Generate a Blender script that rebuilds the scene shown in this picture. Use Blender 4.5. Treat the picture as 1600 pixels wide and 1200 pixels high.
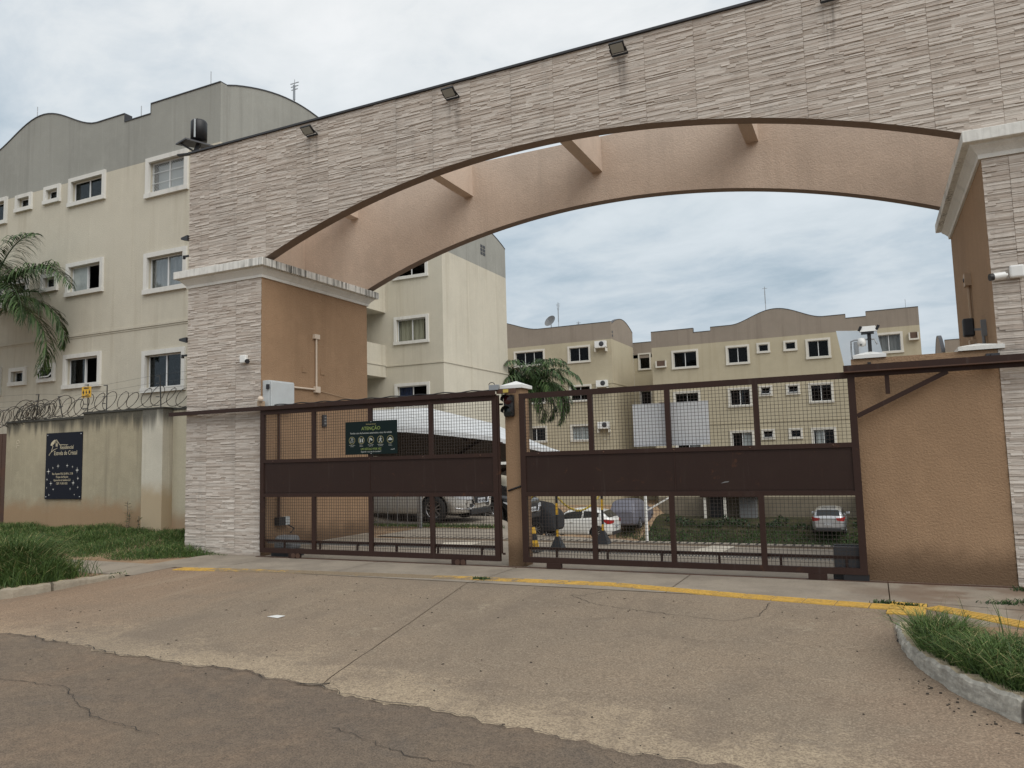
import bpy, bmesh, math, random
import numpy as np
from mathutils import Vector, Matrix
rnd = random.Random(7)
for o in list(bpy.data.objects): bpy.data.objects.remove(o)
S = bpy.context.scene
COL = S.collection
# ------------------------------------------------------------------ camera
YAW, PITCH, ROLL, FPX = math.radians(25.197), math.radians(5.486), math.radians(-1.552), 1183.16
CAMZ = 1.65
cam = bpy.data.cameras.new('camera'); camo = bpy.data.objects.new('camera', cam); COL.objects.link(camo)
cam.sensor_width = 36; cam.lens = FPX/1600*36; cam.clip_end = 3000; cam.clip_start = 0.05
fw = Vector((-math.sin(YAW)*math.cos(PITCH), math.cos(YAW)*math.cos(PITCH), math.sin(PITCH)))
rt = Vector((math.cos(YAW), math.sin(YAW), 0)); up = rt.cross(fw)
r2 = rt*math.cos(ROLL)+up*math.sin(ROLL); u2 = up*math.cos(ROLL)-rt*math.sin(ROLL)
camo.matrix_world = Matrix(((r2.x,u2.x,-fw.x,0),(r2.y,u2.y,-fw.y,0),(r2.z,u2.z,-fw.z,CAMZ),(0,0,0,1)))
S.camera = camo
# ------------------------------------------------------------------ light
SUN_EL, SUN_AZ = math.radians(46), math.radians(122)     # azimuth clockwise from +Y
W = bpy.data.worlds.new('World'); S.world = W; W.use_nodes = True
nt = W.node_tree; bg = nt.nodes['Background']
sky = nt.nodes.new('ShaderNodeTexSky'); sky.sky_type = 'NISHITA'; sky.sun_disc = False
sky.sun_elevation = SUN_EL; sky.sun_rotation = SUN_AZ; sky.air_density = 1.4; sky.dust_density = 2.5
tc = nt.nodes.new('ShaderNodeTexCoord')
sep = nt.nodes.new('ShaderNodeSeparateXYZ'); nt.links.new(tc.outputs['Generated'], sep.inputs[0])
def wmath(op, a, b=None, c=None):
    n = nt.nodes.new('ShaderNodeMath'); n.operation = op
    for i, v in enumerate((a, b, c)):
        if v is None: continue
        if hasattr(v, 'name'): nt.links.new(v, n.inputs[i])
        else: n.inputs[i].default_value = v
    return n.outputs[0]
# cloud sheet: project the direction on a plane high above, so that clouds thin out towards the horizon
den = wmath('ADD', wmath('MAXIMUM', sep.outputs[2], 0.0), 0.16)
comb = nt.nodes.new('ShaderNodeCombineXYZ')
nt.links.new(wmath('DIVIDE', sep.outputs[0], den), comb.inputs[0])
nt.links.new(wmath('DIVIDE', sep.outputs[1], den), comb.inputs[1])
def wnoise(scale, detail, rough, dist, off=0.0):
    mp = nt.nodes.new('ShaderNodeMapping'); mp.inputs['Location'].default_value = (off, off*.7, 0)
    mp.inputs['Rotation'].default_value = (0, 0, 0.5); mp.inputs['Scale'].default_value = (1.0, 1.3, 1)
    nt.links.new(comb.outputs[0], mp.inputs[0])
    n = nt.nodes.new('ShaderNodeTexNoise'); n.inputs['Scale'].default_value = scale; n.inputs['Detail'].default_value = detail
    n.inputs['Roughness'].default_value = rough; n.inputs['Distortion'].default_value = dist
    nt.links.new(mp.outputs[0], n.inputs['Vector']); return n.outputs['Fac']
def wramp(fac, stops):
    r = nt.nodes.new('ShaderNodeValToRGB'); e = r.color_ramp.elements
    e[0].position, e[0].color = stops[0][0], (*stops[0][1], 1); e[1].position, e[1].color = stops[-1][0], (*stops[-1][1], 1)
    for p, c in stops[1:-1]:
        k = e.new(p); k.color = (*c, 1)
    nt.links.new(fac, r.inputs[0]); return r.outputs[0]
big = wnoise(0.75, 7, 0.58, 0.4, 3.1); fine = wnoise(3.2, 7, 0.62, 0.3, 8.0)
mixn = wmath('ADD', wmath('MULTIPLY', big, 0.62), wmath('MULTIPLY', fine, 0.38))
cloud = wramp(mixn, [(0.36, (4.7, 5.35, 5.85)), (0.45, (5.9, 6.35, 6.7)), (0.53, (6.9, 7.15, 7.3)), (0.62, (7.6, 7.75, 7.85))])
mx = nt.nodes.new('ShaderNodeMix'); mx.data_type = 'RGBA'
thin = wramp(mixn, [(0.34, (0.86,)*3), (0.52, (0.97,)*3)])
# an overcast sky is brighter overhead than at the horizon
grad = wramp(sep.outputs[2], [(0.0, (.83, .865, .885)), (0.15, (.73, .79, .845)), (0.30, (.80, .855, .895)), (0.52, (1.0, 1.0, 1.0))])
gm = nt.nodes.new('ShaderNodeMix'); gm.data_type = 'RGBA'; gm.blend_type = 'MULTIPLY'; gm.inputs['Factor'].default_value = 1
nt.links.new(cloud, gm.inputs['A']); nt.links.new(grad, gm.inputs['B'])
nt.links.new(thin, mx.inputs['Factor']); nt.links.new(sky.outputs[0], mx.inputs['A']); nt.links.new(gm.outputs['Result'], mx.inputs['B'])
nt.links.new(mx.outputs['Result'], bg.inputs['Color']); bg.inputs['Strength'].default_value = 0.085
sl = bpy.data.lights.new('sun', 'SUN'); sl.energy = 1.5; sl.angle = math.radians(55); sl.color = (1, .965, .91)
so = bpy.data.objects.new('sun', sl); COL.objects.link(so); so.location = (4, -4, 20)
sd = Vector((math.sin(SUN_AZ)*math.cos(SUN_EL), math.cos(SUN_AZ)*math.cos(SUN_EL), math.sin(SUN_EL)))
so.rotation_euler = (-sd).to_track_quat('-Z', 'Y').to_euler()
S.view_settings.view_transform = 'Standard'; S.view_settings.look = 'None'; S.view_settings.gamma = 1
S.view_settings.use_curve_mapping = False; S.view_settings.exposure = 0.5
S.cycles.max_bounces = 8; S.cycles.transparent_max_bounces = 24; S.cycles.caustics_reflective = False; S.cycles.caustics_refractive = False

# ------------------------------------------------------------------ mesh helpers
class MB:
    def __init__(s): s.v=[]; s.f=[]; s.m=[]; s.t=[]; s.sm=[]
    def face(s, pts, m=0, t=0.5, sm=False):
        n=len(s.v); s.v += [tuple(p) for p in pts]; s.f.append(tuple(range(n,n+len(pts)))); s.m.append(m); s.t.append(t); s.sm.append(sm)
    def grid(s, rows, m=0, t=0.5, sm=True, closeu=False, closev=False):
        n=len(s.v); R=len(rows); C_=len(rows[0])
        for r in rows: s.v += [tuple(p) for p in r]
        for i in range(R if closev else R-1):
            for j in range(C_ if closeu else C_-1):
                a=n+i*C_+j; b=n+i*C_+(j+1)%C_; c=n+((i+1)%R)*C_+(j+1)%C_; d=n+((i+1)%R)*C_+j
                s.f.append((a,b,c,d)); s.m.append(m); s.t.append(t if not callable(t) else t(i,j)); s.sm.append(sm)
    def box(s, x0,x1,y0,y1,z0,z1, m=0, t=0.5, skip=()):
        P=[(x0,y0,z0),(x1,y0,z0),(x1,y1,z0),(x0,y1,z0),(x0,y0,z1),(x1,y0,z1),(x1,y1,z1),(x0,y1,z1)]
        s.hexa(P,m,t,skip)
    def hexa(s,P,m=0,t=0.5,skip=()):
        n=len(s.v); s.v += [tuple(p) for p in P]
        for k,q in enumerate(((3,2,1,0),(4,5,6,7),(0,1,5,4),(1,2,6,5),(2,3,7,6),(3,0,4,7))):
            if k in skip: continue
            s.f.append(tuple(n+i for i in q)); s.m.append(m); s.t.append(t); s.sm.append(False)
    def obox(s, c, ax, h, m=0):
        c=Vector(c); a=[Vector(v)*k for v,k in zip(ax,h)]
        s.hexa([c+a[0]*i+a[1]*j+a[2]*k for k in(-1,1) for i,j in((-1,-1),(1,-1),(1,1),(-1,1))],m)
    def bar(s, p0,p1,w,h=None,m=0,upv=(0,0,1)):
        p0=Vector(p0);p1=Vector(p1);d=p1-p0;L=d.length;d.normalize();h=h or w
        u=Vector(upv)
        if abs(d.dot(u))>.98: u=Vector((0,1,0))
        r=d.cross(u).normalized();u=r.cross(d).normalized()
        s.obox((p0+p1)/2,(d,r,u),(L/2,w/2,h/2),m)
    def tube(s, pts, r, n=6, m=0, closed=False, caps=True, t=0.5):
        pts=[Vector(p) for p in pts]; rows=[]; N=len(pts); ref=Vector((0.13,0.21,0.97))
        for i,p in enumerate(pts):
            a=pts[i-1] if (i>0 or closed) else p; b=pts[(i+1)%N] if (i<N-1 or closed) else p
            d=(b-a).normalized(); u=d.cross(ref)
            if u.length<1e-3: u=d.cross(Vector((1,0,0)))
            u.normalize(); w=d.cross(u).normalized(); rr=r[i] if hasattr(r,'__len__') else r
            rows.append([p+u*math.cos(2*math.pi*k/n)*rr+w*math.sin(2*math.pi*k/n)*rr for k in range(n)])
        s.grid(rows,m,t,True,closeu=True,closev=closed)
        if caps and not closed:
            s.face(rows[0][::-1],m,t); s.face(rows[-1],m,t)
    def cyl(s,p0,p1,r0,r1=None,n=16,m=0,caps=True,t=0.5): s.tube([p0,p1],[r0,r0 if r1 is None else r1],n,m,False,caps,t)
    def lathe(s, c, prof, n=16, m=0, axis=(0,0,1), t=0.5):
        c=Vector(c); a=Vector(axis).normalized(); u=a.cross(Vector((0,1,0)) if abs(a.y)<.9 else Vector((1,0,0))).normalized(); w=a.cross(u)
        s.grid([[c+a*z+u*r*math.cos(2*math.pi*k/n)+w*r*math.sin(2*math.pi*k/n) for k in range(n)] for r,z in prof],m,t,True,closeu=True)
    def prism(s, poly, mapf, d0, d1, m=0, m2=None, t=0.5):
        a=[mapf(u,w,d0) for u,w in poly]; b=[mapf(u,w,d1) for u,w in poly]
        s.face(a,m,t); s.face(b[::-1],m,t); k=len(poly)
        for i in range(k): s.face([a[(i+1)%k],a[i],b[i],b[(i+1)%k]],m if m2 is None else m2,t)
    def strip_wall(s, top, bot, mapf, d0, d1, m=0, mt=None):
        """wall between polylines top/bot (same u samples), thick from d0 to d1"""
        mt=m if mt is None else mt
        for i in range(len(top)-1):
            (u0,a0),(u1,a1)=top[i],top[i+1]; b0,b1=bot[i][1],bot[i+1][1]
            for d in (d0,d1): s.face([mapf(u0,b0,d),mapf(u1,b1,d),mapf(u1,a1,d),mapf(u0,a0,d)],m)
            s.face([mapf(u0,a0,d0),mapf(u1,a1,d0),mapf(u1,a1,d1),mapf(u0,a0,d1)],mt)
            s.face([mapf(u0,b0,d0),mapf(u1,b1,d0),mapf(u1,b1,d1),mapf(u0,b0,d1)],mt)
        for k in (0,-1):
            u=top[k][0]; a,b=top[k][1],bot[k][1]; s.face([mapf(u,b,d0),mapf(u,a,d0),mapf(u,a,d1),mapf(u,b,d1)],mt)
    def mesh(s, name, mats, off=(0,0,0), weld=False):
        me=bpy.data.meshes.new(name)
        v=np.array(s.v,dtype=float).reshape(-1,3)-np.array(off); me.from_pydata(v.tolist(),[],s.f)
        for mm in (mats if isinstance(mats,(list,tuple)) else [mats]): me.materials.append(mm)
        me.polygons.foreach_set('material_index',s.m); me.polygons.foreach_set('use_smooth',s.sm)
        at=me.attributes.new('tone','FLOAT','FACE'); at.data.foreach_set('value',s.t)
        me.update()
        return me
def props(o, label=None, cat=None, group=None, kind=None):
    if label: o['label']=label
    if cat: o['category']=cat
    if group: o['group']=group
    if kind: o['kind']=kind
    return o
def root_loc(o):
    while o.parent: o=o.parent
    return o.location.copy()
def build(mb, name, mats, parent=None, label=None, cat=None, group=None, kind=None, at=None, bevel=0, raw=False):
    if not mb.v: return None
    if raw: off=(0,0,0)
    elif parent is not None: off=root_loc(parent)
    else:
        if at is None:
            a=np.array(mb.v); at=((a[:,0].min()+a[:,0].max())/2,(a[:,1].min()+a[:,1].max())/2,a[:,2].min())
        off=at
    me=mb.mesh(name,mats,off); o=bpy.data.objects.new(name,me); COL.objects.link(o)
    if parent is not None: o.parent=parent
    elif not raw: o.location=off
    if bevel:
        b=bmesh.new(); b.from_mesh(me); bmesh.ops.remove_doubles(b,verts=b.verts,dist=1e-5); bmesh.ops.recalc_face_normals(b,faces=b.faces); b.to_mesh(me); b.free()
        md=o.modifiers.new('bevel','BEVEL'); md.width=bevel; md.segments=2; md.limit_method='ANGLE'
    return props(o,label,cat,group,kind)
def thing(name, loc, label, cat, group=None, rz=0, kind=None):
    o=bpy.data.objects.new(name,None); COL.objects.link(o); o.location=loc; o.rotation_euler.z=rz; o.empty_display_size=.2
    return props(o,label,cat,group,kind)
def copy_tree(o, parent=None):
    c=o.copy(); COL.objects.link(c)
    if parent is not None: c.parent=parent
    for ch in o.children: copy_tree(ch,c)
    return c
def text_mesh(txt, size, align='CENTER', ext=0.001, bold=0.0, space=1.0):
    cu=bpy.data.curves.new('t','FONT'); cu.body=txt; cu.size=size; cu.align_x=align; cu.extrude=ext; cu.offset=bold; cu.space_character=space; cu.resolution_u=3
    o=bpy.data.objects.new('t',cu); COL.objects.link(o); dg=bpy.context.evaluated_depsgraph_get()
    me=bpy.data.meshes.new_from_object(o.evaluated_get(dg)); bpy.data.objects.remove(o); bpy.data.curves.remove(cu); return me
def add_text(mb, txt, size, origin, U, V, Nn, align='CENTER', bold=0.0, m=0, ext=.0008, wide=1.0, space=1.0):
    """lay text into mb: U right, V up, Nn towards the viewer"""
    me=text_mesh(txt,size,align,ext,bold,space); O=Vector(origin); U=Vector(U);V=Vector(V);Nn=Vector(Nn)
    for p in me.polygons:
        mb.face([O+U*me.vertices[i].co.x*wide+V*me.vertices[i].co.y+Nn*me.vertices[i].co.z for i in p.vertices],m)
    bpy.data.meshes.remove(me)

# ------------------------------------------------------------------ materials
class M_:
    def __init__(s,name,base=(.5,.5,.5),rough=.7,metal=0,spec=None):
        s.m=bpy.data.materials.new(name); s.m.use_nodes=True; s.nt=s.m.node_tree; s.b=s.nt.nodes['Principled BSDF']
        s.b.inputs['Base Color'].default_value=(*base,1); s.b.inputs['Roughness'].default_value=rough; s.b.inputs['Metallic'].default_value=metal
        if spec is not None: s.b.inputs['Specular IOR Level'].default_value=spec
        g=s.nt.nodes.new('ShaderNodeNewGeometry'); s.pos=g.outputs['Position']
    def put(s,sock,v):
        if hasattr(v,'is_linked'): s.nt.links.new(v,sock)
        elif isinstance(v,tuple): sock.default_value=(*v,1) if len(v)==3 and len(sock.default_value)==4 else v
        else: sock.default_value=v
    def math(s,op,a,b=0.0,c=None,clamp=False):
        n=s.nt.nodes.new('ShaderNodeMath'); n.operation=op; n.use_clamp=clamp; s.put(n.inputs[0],a); s.put(n.inputs[1],b)
        if c is not None: s.put(n.inputs[2],c)
        return n.outputs[0]
    def map(s,scale,loc=(0,0,0),rot=(0,0,0),src=None):
        n=s.nt.nodes.new('ShaderNodeMapping'); n.inputs['Scale'].default_value=scale; n.inputs['Location'].default_value=loc; n.inputs['Rotation'].default_value=rot
        s.nt.links.new(src or s.pos,n.inputs[0]); return n.outputs[0]
    def noise(s,scale,detail=4,rough=.55,dist=0,vec=None):
        n=s.nt.nodes.new('ShaderNodeTexNoise'); n.inputs['Scale'].default_value=scale; n.inputs['Detail'].default_value=detail; n.inputs['Roughness'].default_value=rough; n.inputs['Distortion'].default_value=dist
        s.nt.links.new(vec or s.pos,n.inputs['Vector']); return n.outputs['Fac']
    def voro(s,scale,feat='F1',vec=None):
        n=s.nt.nodes.new('ShaderNodeTexVoronoi'); n.feature=feat; n.inputs['Scale'].default_value=scale; s.nt.links.new(vec or s.pos,n.inputs['Vector']); return n.outputs['Distance']
    def ramp(s,fac,lo,hi,a=0.0,b=1.0):
        n=s.nt.nodes.new('ShaderNodeMapRange'); n.interpolation_type='SMOOTHSTEP'; s.put(n.inputs[0],fac)
        n.inputs[1].default_value=lo; n.inputs[2].default_value=hi; n.inputs[3].default_value=a; n.inputs[4].default_value=b; return n.outputs[0]
    def mix(s,fac,a,b,mode='MIX'):
        n=s.nt.nodes.new('ShaderNodeMix'); n.data_type='RGBA'; n.blend_type=mode; s.put(n.inputs['Factor'],fac); s.put(n.inputs['A'],a); s.put(n.inputs['B'],b); return n.outputs['Result']
    def attr(s,name): n=s.nt.nodes.new('ShaderNodeAttribute'); n.attribute_name=name; return n.outputs['Fac']
    def objrand(s): return s.nt.nodes.new('ShaderNodeObjectInfo').outputs['Random']
    def xyz(s): n=s.nt.nodes.new('ShaderNodeSeparateXYZ'); s.nt.links.new(s.pos,n.inputs[0]); return n.outputs
    def col(s,c): s.put(s.b.inputs['Base Color'],c)
    def bump(s,h,strength=.4,dist=.01):
        n=s.nt.nodes.new('ShaderNodeBump'); n.inputs['Strength'].default_value=strength; n.inputs['Distance'].default_value=dist; s.nt.links.new(h,n.inputs['Height']); s.nt.links.new(n.outputs[0],s.b.inputs['Normal'])
def plaster(name,c,bump=.35,bscale=45,streak=.3,streakcol=None,var=.12,splash=None,mold=None,bdist=.012,zmax=None):
    k=M_(name,c,.9,spec=.2); d=tuple(v*.8 for v in c)
    n1=k.noise(.45,5,.6); n2=k.noise(3.2,4,.6)
    cc=k.mix(k.ramp(n1,.35,.68,0,var*3.2),c,tuple(v*.76 for v in c)); cc=k.mix(k.ramp(n2,.45,.7,0,var*1.6),cc,tuple(v*1.14 for v in c))
    st=k.noise(1,5,.62,0,k.map((3.4,3.4,.16))); sc=streakcol or tuple(v*.5 for v in c)
    st2=k.noise(1,4,.6,0,k.map((9,9,.3),(3,1,2)))
    cc=k.mix(k.math('MULTIPLY',k.ramp(st,.5,.72),streak),cc,sc); cc=k.mix(k.math('MULTIPLY',k.ramp(st2,.55,.75),streak*.55),cc,tuple(min(1,v*1.35) for v in c))
    z=k.xyz()[2]
    if splash:
        z0,col_,amp=splash; h=k.math('SUBTRACT',z,k.math('MULTIPLY',k.noise(2.5,5,.65),amp))
        cc=k.mix(k.ramp(h,z0-.25,z0+.2,.85,0),cc,col_)
    if mold:
        z1,amp=mold; h=k.math('ADD',z,k.math('MULTIPLY',k.noise(1,5,.6,0,k.map((5.5,5.5,.25),(7,2,0))),amp))
        cc=k.mix(k.ramp(h,z1,z1+amp*.42,0,.88),cc,(.045,.045,.04))
    fine=k.noise(bscale,3,.6); sp=k.noise(bscale*2.5,2,.5)
    cc=k.mix(k.ramp(fine,.3,.7,0.22,0),cc,tuple(v*.55 for v in c))
    k.col(cc); k.bump(k.math('ADD',fine,k.math('MULTIPLY',sp,.4)),bump,bdist); return k.m
def paint(name,c,rough=.45,metal=0,var=.25,dirt=(.12,.09,.06),bs=0):
    k=M_(name,c,rough,metal,spec=(.2 if sum(c)<.12 else None)); n=k.noise(2.2,5,.65); n2=k.noise(22,4,.6)
    cc=k.mix(k.ramp(n,.42,.72,0,var),c,dirt); cc=k.mix(k.ramp(n2,.55,.75,0,var*.5),cc,tuple(min(1,v*1.6) for v in c))
    if 'gate' in name:
        n3=k.noise(4.5,6,.7,.4); cc=k.mix(k.ramp(n3,.60,.72,0,.7),cc,(.085,.038,.02)); n4=k.noise(1,5,.6,0,k.map((9,9,.6))); cc=k.mix(k.ramp(n4,.58,.75,0,.4),cc,(.075,.058,.05))
    k.col(cc); k.put(k.b.inputs['Roughness'],k.ramp(n,.3,.7,rough-.08,rough+.18))
    if bs: k.bump(k.noise(bs,3,.6),.25,.004)
    return k.m
def flat(name,c,rough=.6,metal=0): return M_(name,c,rough,metal).m

# stone-strip cladding
k=M_('stone_cladding',(.4,.34,.29),.82,spec=.25); tn=k.attr('tone')
c1=k.mix(k.ramp(tn,0,1),(.43,.365,.31),(.63,.575,.515))
c1=k.mix(k.ramp(k.objrand(),0,1,0,.07),c1,(.40,.33,.29))
g1=k.noise(1,5,.65,.3,k.map((5,5,42))); g2=k.noise(1,4,.6,0,k.map((22,22,150)))
c1=k.mix(k.ramp(g1,.46,.70,0,.45),c1,(.36,.285,.235)); c1=k.mix(k.ramp(g2,.5,.75,0,.4),c1,(.66,.61,.55))
c1=k.mix(k.ramp(k.noise(.7,4,.6),.45,.75,0,.28),c1,(.33,.30,.27))
c1=k.mix(k.math('MULTIPLY',k.ramp(k.noise(1,5,.6,0,k.map((4.5,4.5,.3))),.55,.75),.22),c1,(.15,.135,.12))
xyz_=k.xyz(); drip=None
for fx in (-8.83,-5.89,-3.02,-.11):
    dx_=k.math('ABSOLUTE',k.math('SUBTRACT',xyz_[0],fx)); q_=k.math('MULTIPLY',k.ramp(dx_,.03,.17,1,0),k.math('MULTIPLY',k.ramp(xyz_[2],6.55,7.5,0,1),k.ramp(xyz_[2],7.5,7.62,1,0))); drip=q_ if drip is None else k.math('ADD',drip,q_)
c1=k.mix(k.math('MULTIPLY',drip,k.ramp(k.noise(1,4,.6,0,k.map((16,16,.7))),.38,.62,.05,.6)),c1,(.12,.105,.095))
k.col(c1); k.bump(k.math('ADD',g1,k.math('MULTIPLY',g2,.6)),.7,.01); STONE=k.m
GROUT=flat('tile_grout',(.36,.33,.29),.95)
TAN=plaster('tan_plaster',(.372,.242,.148),.6,38,.28,(.235,.15,.09),.2,splash=(.12,(.12,.075,.045),.5),bdist=.02)
PINKTAN=plaster('faded_tan_plaster',(.62,.495,.40),.55,38,.20,(.33,.265,.215),.18,bdist=.018)
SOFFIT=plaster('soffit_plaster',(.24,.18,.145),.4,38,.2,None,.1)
WHITE_PL=plaster('white_cornice',(.76,.75,.71),.2,60,.25,(.25,.25,.23),.08)
k=M_('mouldy_cornice_slab',(.62,.61,.57),.9,spec=.2)
mm=k.noise(1,5,.65,0,k.map((30,30,.8))); pt=k.noise(.9,3,.5)
mask=k.math('MULTIPLY',k.ramp(mm,.46,.60),k.ramp(pt,.42,.60,.12,.95)); k.col(k.mix(mask,k.mix(k.ramp(k.noise(9,4),.4,.7,0,.5),(.74,.73,.69),(.56,.55,.51)),(.05,.05,.045))); k.bump(k.noise(60,3),.3,.006); MOULDY=k.m
CREAM=plaster('cream_plaster',(.585,.545,.45),.5,36,.36,(.37,.32,.23),.12,bdist=.015)
GREYBAND=plaster('grey_parapet_plaster',(.335,.335,.305),.4,36,.42,(.22,.215,.195),.16)
CREAM2=plaster('far_cream_plaster',(.47,.415,.30),.3,30,.22,(.30,.24,.15),.12)
BROWNBAND=plaster('far_brown_parapet',(.295,.25,.205),.3,30,.4,(.19,.155,.125),.14)
WALLPL=plaster('boundary_wall_plaster',(.42,.37,.265),.4,40,.45,(.20,.175,.13),.25,splash=(.6,(.34,.215,.12),.6),mold=(2.86,.8))
PILLARPL=plaster('repainted_pillar_plaster',(.62,.585,.49),.4,40,.5,(.34,.3,.22),.2,splash=(.95,(.44,.33,.2),.5),mold=(2.85,1.0))
PANELPL=plaster('pale_wall_panel_plaster',(.57,.525,.40),.3,40,.2,None,.1,splash=(.5,(.38,.25,.15),.3),mold=(2.95,.4))
FRAMEW=plaster('white_window_surround',(.70,.69,.65),.15,60,.3,(.38,.36,.32),.1)
FRAMEW2=plaster('far_window_surround',(.66,.63,.56),.1,40,.15,None,.08)
ALU=flat('white_aluminium',(.68,.69,.69),.4)
GATE=paint('brown_gate_paint',(.036,.019,.0150),.5,0,.22,(.06,.033,.022),bs=25)
GATEP=paint('brown_gate_sheet',(.030,.0165,.0132),.5,0,.3,(.042,.026,.02))
WIRE=flat('gate_wire',(.035,.025,.02),.6)
RUST=paint('rusty_steel',(.09,.05,.035),.7,.3,.5,(.15,.07,.04))
BLACK=flat('black_plastic',(.012,.012,.014),.5)
DGREY=flat('dark_grey_metal',(.05,.05,.055),.5,.3)
MGREY=paint('grey_plastic',(.17,.175,.18),.55)
LGREY=paint('light_grey_enamel',(.5,.53,.54),.45,0,.12)
WHITEP=paint('white_plastic',(.74,.74,.72),.4,0,.12,(.4,.38,.34))
STEEL=flat('galvanised_steel',(.35,.36,.37),.4,.8)
LENS=flat('lamp_lens',(.33,.34,.32),.5)
BRICKPIPE=flat('tan_conduit',(.42,.30,.2),.6)
CREAMPIPE=flat('cream_conduit',(.6,.5,.4),.6)
# glass
k=M_('window_glass',(.02,.025,.03),.04); tr=k.nt.nodes.new('ShaderNodeBsdfTransparent'); tr.inputs[0].default_value=(.45,.48,.5,1); gl=k.nt.nodes.new('ShaderNodeBsdfGlossy'); gl.inputs['Roughness'].default_value=.03
fr=k.nt.nodes.new('ShaderNodeFresnel'); fr.inputs[0].default_value=1.5; ms=k.nt.nodes.new('ShaderNodeMixShader'); k.nt.links.new(k.math('MULTIPLY',fr.outputs[0],.32),ms.inputs[0]); k.nt.links.new(tr.outputs[0],ms.inputs[1]); k.nt.links.new(gl.outputs[0],ms.inputs[2]); k.nt.links.new(ms.outputs[0],k.nt.nodes['Material Output'].inputs[0]); GLASS=k.m
GLASSC=GLASS.copy(); GLASSC.name='clear_window_glass'
for _n in GLASSC.node_tree.nodes:
    if _n.type=='BSDF_TRANSPARENT': _n.inputs[0].default_value=(.88,.9,.9,1)
k=M_('frosted_glass',(.30,.34,.34),.25); k.col(k.mix(k.ramp(k.noise(1.5,3),.35,.7),(.22,.25,.25),(.40,.44,.43))); FROST=k.m
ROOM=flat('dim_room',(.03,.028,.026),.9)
def cloth(name,c):
    k=M_(name,c,.9); w=k.noise(1,3,.5,0,k.map((30,30,.6))); k.col(k.mix(k.ramp(w,.35,.65,0,.45),c,tuple(v*.55 for v in c))); return k.m
CURT_G=cloth('grey_curtain',(.36,.35,.35)); CURT_C=cloth('cream_curtain',(.62,.57,.43)); CURT_B=cloth('navy_curtain',(.05,.07,.16)); CURT_W=cloth('white_curtain',(.72,.72,.72))
# ground materials
k=M_('driveway_concrete',(.26,.2,.15),.92,spec=.2); e=k.attr('edge')
n0=k.noise(.35,4,.6); n1=k.noise(1.6,6,.65,.4); n2=k.noise(9,6,.7); n3=k.noise(70,4,.65); n4=k.voro(130)
c=k.mix(k.ramp(n0,.38,.62),(.285,.222,.160),(.252,.202,.150)); c=k.mix(k.ramp(n1,.48,.68,0,.55),c,(.195,.155,.118)); c=k.mix(k.ramp(n2,.5,.72,0,.35),c,(.33,.28,.215))
ed=k.math('ADD',k.math('MULTIPLY',e,.75),k.math('MULTIPLY',k.math('SUBTRACT',n1,.5),1.8)); ed=k.math('ADD',ed,k.math('MULTIPLY',k.math('SUBTRACT',n2,.5),1.3))
c=k.mix(k.math('MULTIPLY',k.ramp(ed,.05,.5,.75,0),k.ramp(n2,.3,.6,.5,1)),c,(.45,.36,.25))
px=k.noise(.9,6,.7,.6,k.map((1,1,1),(4.3,1.1,0))); c=k.mix(k.math('MULTIPLY',k.ramp(px,.58,.72),k.ramp(n2,.42,.62)),c,(.40,.34,.25))
xo=k.xyz(); soil=k.math('ADD',xo[0],k.math('MULTIPLY',n1,3.0)); c=k.mix(k.ramp(soil,-8.6,-5.0,.6,0),c,(.30,.19,.12))
soil2=k.math('ADD',xo[0],k.math('MULTIPLY',n1,2.0)); c=k.mix(k.math('MULTIPLY',k.ramp(soil2,.4,1.6),.45),c,(.30,.205,.14))
c=k.mix(k.ramp(n3,.40,.54,.55,0),c,(.115,.09,.066)); c=k.mix(k.ramp(n3,.57,.66,0,.5),c,(.46,.38,.28)); c=k.mix(k.ramp(k.noise(28,3,.7),.40,.52,.35,0),c,(.15,.115,.085)); tyr=k.noise(1,5,.6,.2,k.map((1.7,.16,1),(.3,0,0),(0,0,.12))); c=k.mix(k.ramp(tyr,.52,.70,0,.35),c,(.17,.135,.105)); c=k.mix(k.ramp(tyr,.32,.46,.22,0),c,(.36,.29,.21)); k.col(c)
k.bump(k.math('ADD',k.math('MULTIPLY',n3,.7),n2),.55,.012); DRIVE=k.m
k=M_('road_asphalt',(.12,.1,.085),.9,spec=.25); n0=k.noise(.3,5,.6,.5); n1=k.noise(1.3,6,.65,.5); n2=k.noise(12,5,.7); n3=k.noise(95,3,.7)
c=k.mix(k.ramp(n0,.4,.6),(.195,.150,.112),(.225,.172,.123)); c=k.mix(k.ramp(n1,.46,.66,0,.7),c,(.265,.19,.13)); c=k.mix(k.ramp(n1,.30,.44,.5,0),c,(.135,.117,.10)); c=k.mix(k.ramp(n2,.35,.65,.3,0),c,(.07,.058,.05)); c=k.mix(k.ramp(n3,.40,.53,.6,0),c,(.062,.05,.041)); c=k.mix(k.ramp(n3,.57,.66,0,.45),c,(.30,.235,.175)); k.col(c)
k.bump(k.math('ADD',n3,k.math('MULTIPLY',n2,1.2)),.7,.014); ROADM=k.m
k=M_('sidewalk_concrete',(.3,.26,.21),.92,spec=.2); n1=k.noise(1.1,5,.65,.3); n2=k.noise(8,5,.65); n3=k.noise(80,3,.6)
c=k.mix(k.ramp(n1,.38,.65),(.315,.27,.215),(.24,.205,.165)); c=k.mix(k.ramp(n2,.5,.75,0,.4),c,(.18,.145,.11)); yy=k.xyz(); st=k.math('MULTIPLY',k.ramp(yy[0],-.9,.6),k.ramp(k.noise(1.6,4),.38,.6)); c=k.mix(k.math('MULTIPLY',st,.7),c,(.16,.10,.065)); c=k.mix(k.ramp(n3,.3,.6,.3,0),c,(.14,.115,.09)); k.col(c); k.bump(n3,.4,.006); WALK=k.m
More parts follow.
